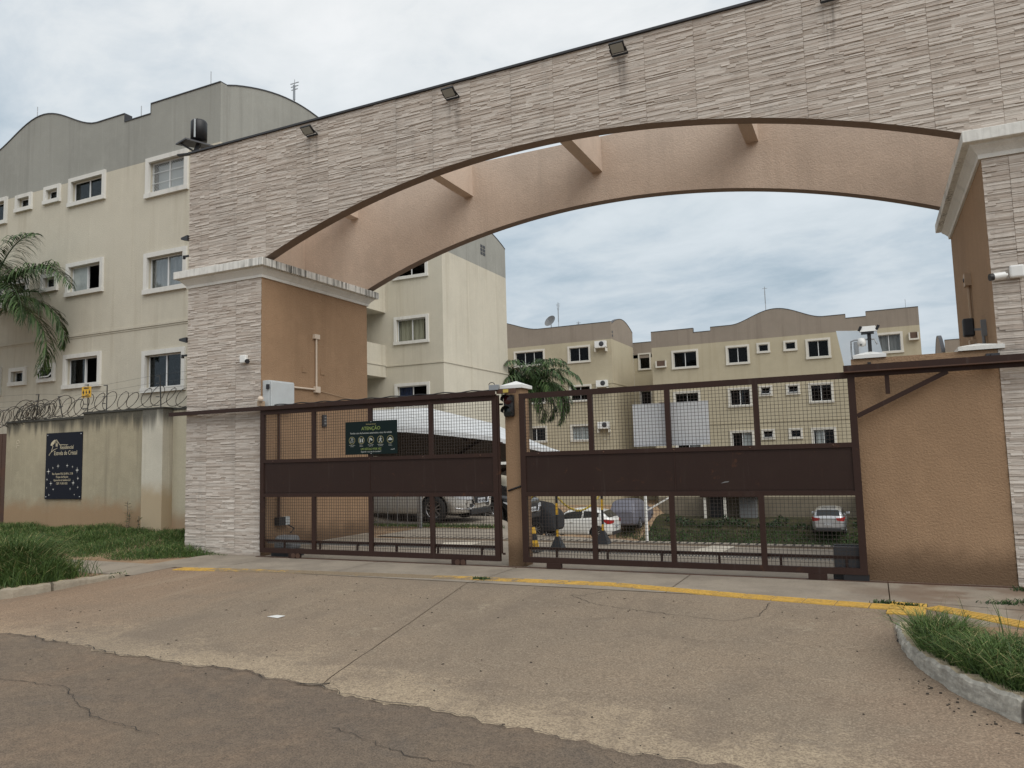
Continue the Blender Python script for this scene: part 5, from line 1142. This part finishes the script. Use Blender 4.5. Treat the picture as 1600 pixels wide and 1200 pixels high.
# ------------------------------------------------------------------ palms
def frond(base,az,el,L,droop,nl,leafL,mat,seed,parent,wl=.016,grav=.34):
    q=random.Random(seed); p=Vector(base); pts=[p.copy()]; e=el; N=16
    for i in range(N):
        d=Vector((math.cos(az)*math.cos(e),math.sin(az)*math.cos(e),math.sin(e))); p=p+d*(L/N); pts.append(p.copy()); e-=droop/N*(.5+1.1*i/N)
    m=MB(); m.tube(pts,[.022*(1-.8*i/N)+.004 for i in range(N+1)],5,0,t=.3)
    for i in range(nl):
        f=.12+.88*i/nl; k_=min(N-1,int(f*N)); fr=f*N-k_; o=pts[k_].lerp(pts[k_+1],fr); d=(pts[k_+1]-pts[k_]).normalized(); s_=d.cross(Vector((0,0,1))).normalized(); u_=s_.cross(d)
        ll=leafL*(math.sin(math.pi*min(1,f*.82+.16))**.7)*q.uniform(.8,1.15)
        for sg in (-1,1):
            dirn=(s_*sg*q.uniform(.75,1)+d*q.uniform(.35,.8)+u_*q.uniform(-.1,.55)).normalized(); w=wl*q.uniform(.7,1.2); a=o; tn=q.random(); prev=None; dd=dirn.copy(); wv=dd.cross(Vector((0,0,1))).normalized()*w if abs(dd.z)<.99 else Vector((w,0,0))
            for sgm in range(4):
                nx=a+dd*(ll/4); ww=wv*(1.0,1.1,.85,.55,.0)[sgm+1]; pw=wv*(.6,1.1,1.0,.6)[sgm]
                if sgm<3: m.face([a-pw,a+pw,nx+ww,nx-ww],0,tn)
                else: m.face([a-pw,a+pw,nx],0,tn)
                a=nx; dd=(dd+Vector((0,0,-grav*q.uniform(.6,1.5)))).normalized()
    return build(m,'frond',[mat],parent)
def palm(loc,h,r,fr,label,mat,seed,L,leafL,lean=(0,0),nl=46,wl=.016,grav=.34,dr=1.5):
    t=thing('palm_tree',loc,label,'palm','palm trees'); q=random.Random(seed); x,y,z=loc; top=(x+lean[0],y+lean[1],z+h); m=MB(); pts=[(x+lean[0]*f,y+lean[1]*f,z+h*f) for f in np.linspace(0,1,14)]
    m.tube(pts,[r*(1.15-.35*f)+.008*(i%2) for i,f in enumerate(np.linspace(0,1,14))],12); build(m,'trunk',[TRUNK],t); m=MB(); m.tube([top,(top[0],top[1],top[2]+.25),(top[0],top[1],top[2]+.6)],[r*.8,r*.65,.03],10); build(m,'crownshaft',[PALM],t)
    for i in range(fr):
        az=i*2.399+q.uniform(-.25,.25); f=i/fr; el=1.25-1.35*f+q.uniform(-.1,.1); frond((top[0],top[1],top[2]+.3),az,el,L*q.uniform(.85,1.1),dr+.7*f,nl,leafL,mat,seed*100+i,t,wl,grav)
    return t
palm((-15.35,34.6,-2.3),7.0,.14,40,'feathery palm beyond the carport and in front of the far block',PALM,3,3.1,.85,nl=50,wl=.026,grav=.55,dr=2.1)
palm((-22.6,13.0,.3),5.95,.16,22,'dark drooping palm at the left edge in front of the near block',PALM,9,3.4,.85,nl=70,wl=.017,grav=.6,dr=1.6)
# ------------------------------------------------------------------ yard things
cp=thing('carport',(-13,20,0),'white roofed carport over the parking bays behind the left gate','carport')
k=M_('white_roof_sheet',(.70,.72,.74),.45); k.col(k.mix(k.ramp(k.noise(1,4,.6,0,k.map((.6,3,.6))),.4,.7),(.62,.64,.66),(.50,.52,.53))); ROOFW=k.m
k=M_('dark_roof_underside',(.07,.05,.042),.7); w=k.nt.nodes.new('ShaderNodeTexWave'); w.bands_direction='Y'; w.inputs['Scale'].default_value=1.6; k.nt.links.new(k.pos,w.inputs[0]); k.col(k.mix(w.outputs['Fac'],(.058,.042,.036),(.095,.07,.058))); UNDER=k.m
RID=[(14.9,2.95),(18.1,3.10),(21.1,3.32),(25.7,2.95),(28.6,2.47),(32.4,1.80)]; EAV=[(14.9,2.42),(16.6,2.39),(20.1,2.25),(22.4,2.04),(24.3,1.86),(26.6,1.70)]; FAR=[(14.9,2.0),(18.0,1.95),(21,1.9),(25.7,1.6),(28.6,1.2),(32.4,.8)]
def dn(P,k_=5): return dens(P,k_)
R_,E2,F2=dn(RID),dn(EAV),dn(FAR); rip=lambda i:.016*(1 if i%2 else -1)
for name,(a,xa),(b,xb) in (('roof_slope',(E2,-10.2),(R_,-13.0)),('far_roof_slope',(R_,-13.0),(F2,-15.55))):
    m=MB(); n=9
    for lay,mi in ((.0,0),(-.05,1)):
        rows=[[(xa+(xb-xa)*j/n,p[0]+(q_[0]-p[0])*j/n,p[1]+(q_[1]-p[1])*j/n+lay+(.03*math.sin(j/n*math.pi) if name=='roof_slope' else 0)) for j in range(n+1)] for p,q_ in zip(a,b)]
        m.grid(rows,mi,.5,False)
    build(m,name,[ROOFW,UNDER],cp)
m=MB(); 
for p,q_ in zip(E2[:-1],E2[1:]): m.hexa([(-10.2,p[0],p[1]-.1),(-10.2,q_[0],q_[1]-.1),(-10.24,q_[0],q_[1]-.1),(-10.24,p[0],p[1]-.1),(-10.2,p[0],p[1]+.03),(-10.2,q_[0],q_[1]+.03),(-10.24,q_[0],q_[1]+.03),(-10.24,p[0],p[1]+.03)])
build(m,'gutter',[ROOFW],cp)
for i in (2,9,16,23):
    e,f2=E2[i],F2[i]; m=MB(); m.bar((-10.6,e[0],e[1]-.1),(-13,R_[i][0],R_[i][1]-.12),.06,.1); m.bar((-13,R_[i][0],R_[i][1]-.12),(-15.4,f2[0],f2[1]-.06),.06,.1); build(m,'rafter',[GATE],cp); m=MB(); m.box(-15.35,-15.25,f2[0]-.05,f2[0]+.05,-3.6,f2[1]-.1); build(m,'post',[GATE],cp)
m=MB(); m.box(-10.35,-10.28,17.6,24.5,1.42,1.50); build(m,'cross_rail',[FRAMEW],cp)
# iron railing by the bays
rl=thing('railing',(-11.5,15.7,0),'grey iron railing in front of the silver car','railing')
for z in (.12,1.05):
    m=MB(); m.bar((-13.9,15.75,z),(-9.95,15.75,z),.035); build(m,'rail',[STEEL],rl)
x=-13.8
while x<-9.9: 
    m=MB(); m.box(x-.009,x+.009,15.74,15.76,.0,1.1); build(m,'bar',[STEEL],rl); x+=.29
m=MB(); m.box(-9.98,-9.92,15.72,15.78,0,1.15); build(m,'post',[STEEL],rl)
def terr(q):
    x=q.uniform(-14,-8.0); y=q.uniform(15.95,16.4); return x,y,ground_z(x,y),.8
grass('grass',terr,2500,.04,.12,'thin grass edge in front of the silver car',11,w=.008)
def bank(q):
    x=q.uniform(-14,5.6); y=q.uniform(43.35,45.6); return x,y,ground_z(x,y),1
grass('grass',bank,7000,.06,.2,'grass bank at the foot of the long far block',12,mat=WEED,w=.02)
BANKM=M_('grassy_earth',(.05,.07,.025),.95,spec=.1); BANKM.col(BANKM.mix(BANKM.ramp(BANKM.noise(1.2,5,.65),.4,.65),(.03,.035,.016),(.065,.055,.032)))
m=MB(); m.grid([[(x,y,ground_z(x,y)+.0) for x in np.arange(-12.4,6.1,.6)] for y in np.arange(43.35,49.2,.45)]); build(m,'grass_bank',[BANKM.m],kind='structure',at=(0,0,0))
m=MB(); m.box(-12.5,6,43.2,43.34,-3.7,-3.5); build(m,'yard_kerb',[WALK],None,kind='structure',at=(0,0,0))
def hedge(x0,x1,y,z,h,seed,label):
    q=random.Random(seed); t=thing('hedge',((x0+x1)/2,y,z),label,'hedge','low hedges by the far block'); m=MB()
    for i in range(int((x1-x0)*170)):
        x=q.uniform(x0,x1); hh=h*(.75+.3*math.sin(x*1.9+seed)+.12*math.sin(x*6)); f=q.random()**.5; p=Vector((x,y+q.uniform(-.45,.45),z+hh*f)); d=Vector((q.uniform(-1,1),q.uniform(-1,1),q.uniform(-.4,1))).normalized(); s_=d.cross(Vector((q.uniform(-1,1),q.uniform(-1,1),.3))).normalized()*.05; L=q.uniform(.1,.22); m.face([p,p+d*L*.5+s_,p+d*L,p+d*L*.5-s_],0,q.random())
    build(m,'foliage',[PALMD],t,kind=None); m=MB()
    for i in range(int((x1-x0)*2)): x=x0+.25+i*.5; m.tube([(x,y,z-.1),(x+.05,y,z+h*.6)],.02,4)
    build(m,'stem',[TRUNK],t)
hedge(-11.6,-4.6,46.3,-3.0,.72,4,'dark low hedge under the long far block, left of the silver estate car'); hedge(-4.4,-3.3,46.3,-3.0,.6,6,'short hedge next to the silver estate car'); hedge(-1.2,4.5,46.6,-3.0,.6,9,'dark low hedge right of the silver estate car'); hedge(-17.0,-15.2,30.5,-2.1,1.7,8,'dark bush behind the yellow chain post')
# traffic cone, chain posts
CY=flat('cone_yellow',(.72,.42,.03),.5); CK=M_('cone_black',(.015,.017,.022),.5).m; CHY=flat('chain_yellow',(.62,.47,.05),.5)
t=thing('traffic_cone',(-5.41,12.22,0),'small black and yellow traffic cone behind the slim gate post','cone'); m=MB(); c=(-5.41,12.22,0)
m.box(c[0]-.12,c[0]+.12,c[1]-.12,c[1]+.12,0,.02); build(m,'base',[CK],t)
for a,b,mt in ((.02,.075,CK),(.075,.2,CY),(.2,.31,CK),(.31,.42,CY)):
    rr=lambda z:.105-.195*z; m=MB(); m.lathe(c,[(rr(a),a),(rr(b),b)]+([(0,b)] if b>.4 else []),18); build(m,'cone_band',[mt],t)
m=MB(); add_text(m,'CUIDADO',.05,(c[0],c[1]-.096,.11),UX,UZ,(0,-1,.2),'CENTER',.001); build(m,'lettering',[CK],t)
def cpost(x,y,label,top=.98):
    t=thing('chain_post',(x,y,0),label,'bollard','chain barrier posts'); m=MB(); P=[(x-.125,y-.125,0),(x+.125,y-.125,0),(x+.125,y+.125,0),(x-.125,y+.125,0)]; q=[(x-.03,y-.03,.24),(x+.03,y-.03,.24),(x+.03,y+.03,.24),(x-.03,y+.03,.24)]; m.hexa(P+q); build(m,'base',[CK],t)
    for a,b,mt in ((.24,.36,CY),(.36,.62,CK),(.62,.82,CY),(.82,top,CK)): m=MB(); m.cyl((x,y,a),(x,y,b),.024,n=10); build(m,'pole_band',[mt],t)
cpost(-5.07,12.48,'left chain barrier post on a black pyramid base'); cpost(-4.62,13.62,'right chain barrier post on a black pyramid base hidden behind the mullion'); cpost(-6.15,13.1,'chain barrier post hidden behind the slim gate post')
def chain(a,b,sag,label):
    a,b=Vector(a),Vector(b); n=int((b-a).length/.03); m=MB(); 
    for i in range(n):
        f=i/n; p=a.lerp(b,f)-Vector((0,0,sag*4*f*(1-f))); g=a.lerp(b,(i+1)/n)-Vector((0,0,sag*4*(i+1)/n*(1-(i+1)/n))); d=(g-p).normalized(); u=d.cross(Vector((0,0,1))).normalized() if i%2 else d.cross(d.cross(Vector((0,0,1)))).normalized(); c=(p+g)/2
        m.tube([c+d*.026*math.cos(t_)+u*.016*math.sin(t_) for t_ in np.linspace(0,6.283,9)[:-1]],.007,4,closed=True)
    build(m,'plastic_chain',[CHY],None,label,'chain','plastic chains')
chain((-5.07,12.48,.95),(-4.62,13.62,.95),.30,'yellow plastic chain drooping between the two pyramid base posts'); chain((-6.15,13.1,.92),(-5.45,12.4,.98),.12,'yellow plastic chain left of the pyramid base post')
# slim white column with arm in the lane
t=thing('white_post',(-9.9,35.6,-2.6),'white steel post with a slanting arm in the parking lane','post'); zb=-2.62; m=MB(); m.tube([(-9.9,35.6,zb),(-9.9,35.6,zb+3.2)],.07,8); build(m,'shaft',[WHITEP],t); m=MB(); m.bar((-9.85,35.6,zb+1.55),(-8.6,35.6,zb+2.25),.07); build(m,'arm',[WHITEP],t)
# ------------------------------------------------------------------ cars
def carpaint(name,c,metal=.5):
    k=M_(name,c,.32,metal); k.b.inputs['Coat Weight'].default_value=.8; k.b.inputs['Coat Roughness'].default_value=.06; return k.m
TYRE=flat('tyre_rubber',(.018,.018,.018),.85); RIM=flat('alloy_rim',(.5,.5,.52),.3,.9); CGL=M_('car_glass',(.012,.015,.018),.05).m; TAIL=M_('red_tail_lamp',(.30,.012,.012),.2).m; HEADL=M_('clear_head_lamp',(.55,.57,.6),.12).m; CHROME=flat('chrome_trim',(.6,.6,.62),.15,1.0); PLAST=flat('black_bumper',(.02,.02,.022),.6); PLATE=flat('number_plate',(.55,.57,.6),.5)
def lerp_prof(P,x): return float(np.interp(x,[p[0] for p in P],[p[1] for p in P]))
def car(loc,rz,label,paint_,kind='suv',L=4.3,Wd=1.78,H=1.6,wheelr=.34,group='parked cars',cover=False,plate='FGK-2H41'):
    t=thing('parked_car',(0,0,0),label,'car',group); hw=Wd/2; wf,wrr=.88*L/4.3,L-.80*L/4.3; gc=.2
    # silhouettes measured from the nose: roof line, belt line
    if kind=='suv': roof=[(0,.62),(.05,.78),(.35,.93),(.95,1.02),(1.15,1.06),(1.75,1.45),(2.2,1.58),(3.2,1.6),(3.9,1.53),(4.22,1.05),(4.3,.95)]; belt=[(0,.62),(.05,.76),(.35,.90),(.95,.98),(1.15,1.0),(2.4,1.03),(3.6,1.1),(4.22,1.03),(4.3,.93)]
    elif kind=='hatch': roof=[(0,.55),(.05,.68),(.35,.80),(.95,.92),(1.1,.96),(1.85,1.40),(2.3,1.48),(3.1,1.48),(3.75,1.36),(4.2,.98),(4.3,.85)]; belt=[(0,.55),(.05,.66),(.35,.78),(.95,.88),(1.1,.9),(2.4,.94),(3.6,1.03),(4.2,.96),(4.3,.84)]
    else: roof=[(0,.55),(.05,.68),(.35,.78),(1.0,.90),(1.15,.94),(1.85,1.36),(2.3,1.44),(3.3,1.43),(4.0,1.34),(4.24,.98),(4.3,.86)]; belt=[(0,.55),(.05,.66),(.35,.76),(1.0,.86),(1.15,.88),(2.4,.92),(3.8,.97),(4.24,.95),(4.3,.84)]
    sc=L/4.3; hs=H/max(p[1] for p in roof); roof=[(a*sc,b*hs) for a,b in roof]; belt=[(a*sc,b*hs) for a,b in belt]
    xs_=sorted(set([0,.02,.06,.14,.28,.5,.75,1.0]+list(np.linspace(1.15*sc,L-.55,15))+[L-.4,L-.28,L-.16,L-.08,L-.02,L]))
    def halfw(x):
        e=min(x,L-x); return hw*(1-.22*math.exp(-e/.16)-.05*math.exp(-e/.6))
    rows=[]
    for x in xs_:
        w=halfw(x); zr,zb_=lerp_prof(roof,x),lerp_prof(belt,x); zb_=min(zb_,zr-.012); zl=gc+(.14 if min(x,L-x)<.05 else .05*math.exp(-min(x,L-x)/.2)); inn=max(0,zr-zb_); wr_=w*.965-inn*.42
        half=[(w*.80,zl),(w*.97,zl+.05),(w*1.0,zl+.22),(w*1.0,(zl+zb_)/2+.08),(w*.985,zb_-.06),(w*.955,zb_)]
        if inn>.1: half += [(w*.94-inn*.18,zb_+inn*.4),(wr_+.02,zr-.09),(wr_-.09,zr-.025),(wr_*.5,zr),(0,zr+.008)]
        else: half += [(w*.90,zb_+inn*.5+.012),(w*.82,zr-.004+.01),(w*.66,zr+.012),(w*.4,zr+.02),(0,zr+.024)]
        rows.append([(x,-a,z) for a,z in half]+[(x,a,z) for a,z in half[-2::-1]])
    b=MB(); b.grid(rows,0,.5,True); b.face(rows[0],0); b.face(rows[-1][::-1],0); nr=len(rows[0])
    b.face([r[0] for r in rows]+[r[-1] for r in rows[::-1]],0) if False else None
    for i in range(len(rows)-1): b.face([rows[i][0],rows[i][-1],rows[i+1][-1],rows[i+1][0]],0)
    body=build(b,'body' if not cover else 'fitted_cover',[paint_],t,raw=False)
    me=body.data; bmm=bmesh.new(); bmm.from_mesh(me); bmesh.ops.remove_doubles(bmm,verts=bmm.verts,dist=1e-4); bmesh.ops.recalc_face_normals(bmm,faces=bmm.faces); bmm.to_mesh(me); bmm.free()
    if cover:
        pass
    else:
        # cut the wheel arches out of the shell
        cutm=MB()
        for wx in (wf,wrr):
            for s_ in (-1,1): cutm.cyl((wx,s_*(hw-.32),wheelr),(wx,s_*(hw+.1),wheelr),wheelr+.065,n=28)
        cm=cutm.mesh('c',[PLAST]); bm_=bmesh.new(); bm_.from_mesh(cm); bmesh.ops.remove_doubles(bm_,verts=bm_.verts,dist=1e-5); bmesh.ops.recalc_face_normals(bm_,faces=bm_.faces); bm_.to_mesh(cm); bm_.free(); co=bpy.data.objects.new('c',cm); COL.objects.link(co)
        md=body.modifiers.new('b','BOOLEAN'); md.operation='DIFFERENCE'; md.object=co; md.solver='EXACT'; bpy.context.view_layer.update(); dg=bpy.context.evaluated_depsgraph_get(); nm=bpy.data.meshes.new_from_object(body.evaluated_get(dg)); body.modifiers.clear(); body.data=nm; bpy.data.objects.remove(co)
        nm.materials.clear(); nm.materials.append(paint_); nm.materials.append(PLAST)
        for p in nm.polygons:
            c_=p.center; inside=any(abs((c_.x-wx)**2+(c_.z-wheelr)**2)**.5<wheelr+.0655 for wx in (wf,wrr)); p.material_index=1 if inside and c_.z<wheelr*2+.2 and abs(c_.y)>hw-.36 and abs(p.normal.y)<.999 and math.hypot(c_.x-min((wf,wrr),key=lambda v:abs(v-c_.x)),c_.z-wheelr)<wheelr+.067 else 0
        # glazing: slightly proud panels following the shell
        def sidep(x,f,s_):
            w=halfw(x); zr,zb_=lerp_prof(roof,x),lerp_prof(belt,x); inn=max(.02,zr-zb_); wr_=w*.965-inn*.42
            if f<.4: a=w*.955+(w*.94-inn*.18-w*.955)*(f/.4); z=zb_+inn*f
            else: g_=(f-.4)/.6; a=(w*.94-inn*.18)+((wr_+.02)-(w*.94-inn*.18))*g_; z=zb_+inn*.4+(zr-.09-zb_-inn*.4)*g_
            return (x,s_*(a+.006),z)
        xa,xm,xb=1.42*sc,2.72*sc,(3.62 if kind!='estate' else 3.9)*sc
        for s_ in (-1,1):
            for (p,q_) in ((xa,xm-.04),(xm+.04,xb)):
                m=MB(); m.grid([[sidep(p+(q_-p)*i/6,.10+.78*j/4*(1 if True else 1),s_) for j in range(5)] for i in range(7)]); build(m,'window',[CGL],t)
            m=MB(); m.obox((1.35*sc,s_*(hw+.05),belt[4][1]+.08),((1,0,0),(0,1,0),(0,0,1)),(.06,.10,.07)); build(m,'mirror',[paint_],t,bevel=.03)
            for px in (2.15*sc,3.35*sc):
                m=MB(); m.obox((px,s_*(hw+.008),belt[5][1]-.12),((1,0,0),(0,1,0),(0,0,1)),(.09,.012,.014)); build(m,'handle',[paint_],t)
        def topp(x,g_): 
            w=halfw(x); zr,zb_=lerp_prof(roof,x),lerp_prof(belt,x); inn=max(0,zr-zb_); wr_=(w*.965-inn*.42)-.06; return (x,g_*wr_,zr+.012-.02*abs(g_)**2+.006)
        m=MB(); m.grid([[topp(1.2*sc+.52*sc*i/4,-1+2*j/8) for j in range(9)] for i in range(5)]); build(m,'windscreen',[CGL],t)
        r0=(3.95 if kind=='suv' else 3.8 if kind=='hatch' else 4.02)*sc; r1=(4.19 if kind=='suv' else 4.14 if kind=='hatch' else 4.22)*sc
        m=MB(); m.grid([[((topp(r0+(r1-r0)*i/4,(-1+2*j/8)*.95)[0]+.012),)+topp(r0+(r1-r0)*i/4,(-1+2*j/8)*.95)[1:] for j in range(9)] for i in range(5)]); build(m,'rear_window',[CGL],t)
        # lamps, grille, plates
        zt0,zt1=(lerp_prof(belt,L-.1)-.22,lerp_prof(belt,L-.1)-.02)
        for s_ in (-1,1):
            def hp(x,z): return (x,s_*(halfw(x)*1.0+.010),z)
            def ep(u,z,x): return (x,s_*u,z)
            zb_=lerp_prof(belt,.1)
            m=MB(); m.grid([[hp(.52,zb_-.00),hp(.30,zb_-.035),hp(.14,zb_-.06),hp(.05,zb_-.09),(-.012,s_*halfw(0)*.98,zb_-.1),(-.025,s_*halfw(0)*.62,zb_-.12)],[hp(.50,zb_-.03),hp(.30,zb_-.13),hp(.14,zb_-.19),hp(.05,zb_-.21),(-.016,s_*halfw(0)*.98,zb_-.22),(-.03,s_*halfw(0)*.62,zb_-.21)]]); build(m,'headlight',[HEADL],t)
            m=MB(); m.hexa([(-.03,s_*halfw(0)*.60,gc+.18),(.02,s_*halfw(0)*1.0,gc+.16),(.06,s_*halfw(0)*1.0,gc+.17),(.02,s_*halfw(0)*.60,gc+.19),(-.03,s_*halfw(0)*.62,gc+.25),(.03,s_*halfw(0.03)*1.02,gc+.29),(.07,s_*halfw(0.03)*1.0,gc+.29),(.02,s_*halfw(0)*.62,gc+.25)]); build(m,'fog_lamp',[PLAST],t)
            m=MB(); m.tube([(.26,s_*(halfw(.26)+.008),gc+.17),(.05,s_*(halfw(.05)+.012),gc+.13),(-.03,s_*halfw(0)*.8,gc+.13),(-.035,s_*halfw(0)*.55,gc+.22)],.012,5); build(m,'trim',[CHROME],t)
            m=MB(); m.grid([[hp(L-.44,zt1+.02),hp(L-.25,zt1+.02),hp(L-.1,zt1),(L+.012,s_*halfw(L)*.98,zt1-.02),(L+.02,s_*halfw(L)*.62,zt1-.03)],[hp(L-.34,zt1-.10),hp(L-.22,zt0-.0),hp(L-.1,zt0),(L+.016,s_*halfw(L)*.98,zt0+.02),(L+.024,s_*halfw(L)*.7,zt0+.05)]]); build(m,'tail_lamp',[TAIL],t)
        zb_=lerp_prof(belt,.1); m=MB(); m.hexa([(-.03,-hw*.44,zb_-.32),(-.03,hw*.44,zb_-.32),(.02,hw*.44,zb_-.32),(.02,-hw*.44,zb_-.32),(-.02,-hw*.5,zb_-.1),(-.02,hw*.5,zb_-.1),(.03,hw*.5,zb_-.1),(.03,-hw*.5,zb_-.1)]); gri=build(m,'grille',[PLAST],t)
        m=MB(); m.tube([(-.034,-hw*.52,zb_-.1),(-.045,-hw*.40,zb_-.33),(-.045,hw*.40,zb_-.33),(-.034,hw*.52,zb_-.1)],.022,6); build(m,'trim',[CHROME],gri)
        for xx,s_,zz in ((-.05,-1,zb_-.26),(L+.03,1,lerp_prof(belt,L-.1)-.36)):
            m=MB(); m.box(min(xx,xx+.01*s_),max(xx,xx+.01*s_),-.2,.2,zz-.065,zz+.065); pl=build(m,'number_plate',[PLATE],t); m=MB(); add_text(m,plate,.095,(xx+.012*s_,0,zz-.04),(0,1 if s_>0 else -1,0),(0,0,1),(s_,0,0),'CENTER',.001); build(m,'lettering',[BLACK],pl)
        m=MB(); m.box(L-.02,L+.03,-hw*.72,hw*.72,gc+.02,gc+.18); build(m,'bumper_insert',[PLAST],t,bevel=.02)
        m=MB(); m.box(-.045,.01,-hw*.6,hw*.6,gc-.02,gc+.12); build(m,'bumper_insert',[PLAST],t,bevel=.02)
    for wx in (wf,wrr):
        for s_ in (-1,1):
            c_=(wx,s_*(hw-.10),wheelr); ax=(0,s_,0); r=wheelr; m=MB(); m.lathe(c_,[(r*.66,-.1),(r*.9,-.1),(r,-.07),(r,.07),(r*.92,.1),(r*.66,.095)],26,axis=ax); wh=build(m,'tyre',[TYRE],t)
            m=MB(); m.lathe(c_,[(r*.68,.085),(r*.62,.06),(r*.60,.02),(0,.02)],26,axis=ax,m=1); 
            for k_ in range(5):
                a=k_*2*math.pi/5+.3; d=Vector((math.cos(a),0,math.sin(a))); sd_=Vector((-math.sin(a),0,math.cos(a)));C0=Vector(c_)+Vector(ax)*.075
                for o_ in (-.055,.055): m.bar(C0+d*r*.1+sd_*o_*.4,C0+d*r*.64+sd_*o_,.03,.02,upv=ax)
            m.lathe(c_,[(r*.70,.088),(r*.64,.092),(r*.63,.085)],26,axis=ax); m.lathe(c_,[(r*.17,.07),(r*.14,.09),(0,.092)],12,axis=ax); build(m,'rim',[RIM,TYRE],wh)
    t.location=loc; t.rotation_euler.z=rz
    return t
PI=math.pi
def gz(x,y): return ground_z(x,y)
# nose at origin, body runs along local +x: heading +X means rotate by pi
SILV_=carpaint('silver_car_paint',(.68,.67,.64),.35); WHT=carpaint('white_car_paint',(.72,.72,.70),.0); BLK=carpaint('black_car_paint',(.012,.012,.014),.2); GRY=carpaint('silver_estate_paint',(.42,.43,.45),.6)
car((-9.38,17.75,.02),PI,'silver crossover car under the carport behind the left gate',SILV_,'suv',plate='PRT-6E20')
car((-9.15,20.6,gz(-10,20.6)),PI,'black car parked beyond the silver crossover',BLK,'hatch',H=1.5)
car((-15.75,36.6,gz(-13.5,36.6)+.0),0,'white hatchback parked with its tail towards the lane',WHT,'hatch',L=4.05,H=1.5,wheelr=.31)
car((-2.35,48.2,-2.93),-PI/2,'silver estate car seen from behind by the far block',GRY,'estate',H=1.42,Wd=1.7,wheelr=.3)
TARP=cloth('black_car_cover',(.02,.021,.025)); TARP2=M_('grey_car_cover',(.13,.13,.16),.5).m
car((-16.4,31.0,gz(-13,31.0)),0,'car under a black cover behind the chain barrier',TARP,'hatch',L=3.9,H=1.5,cover=True)
car((-13.5,47.6,-2.75),-PI/2,'car under a shiny grey cover near the white post',TARP2,'suv',H=1.7,cover=True)
for o in list(bpy.data.objects):
    if o.type=='MESH' and len(o.data.polygons)==0: bpy.data.objects.remove(o)
bpy.context.view_layer.update()
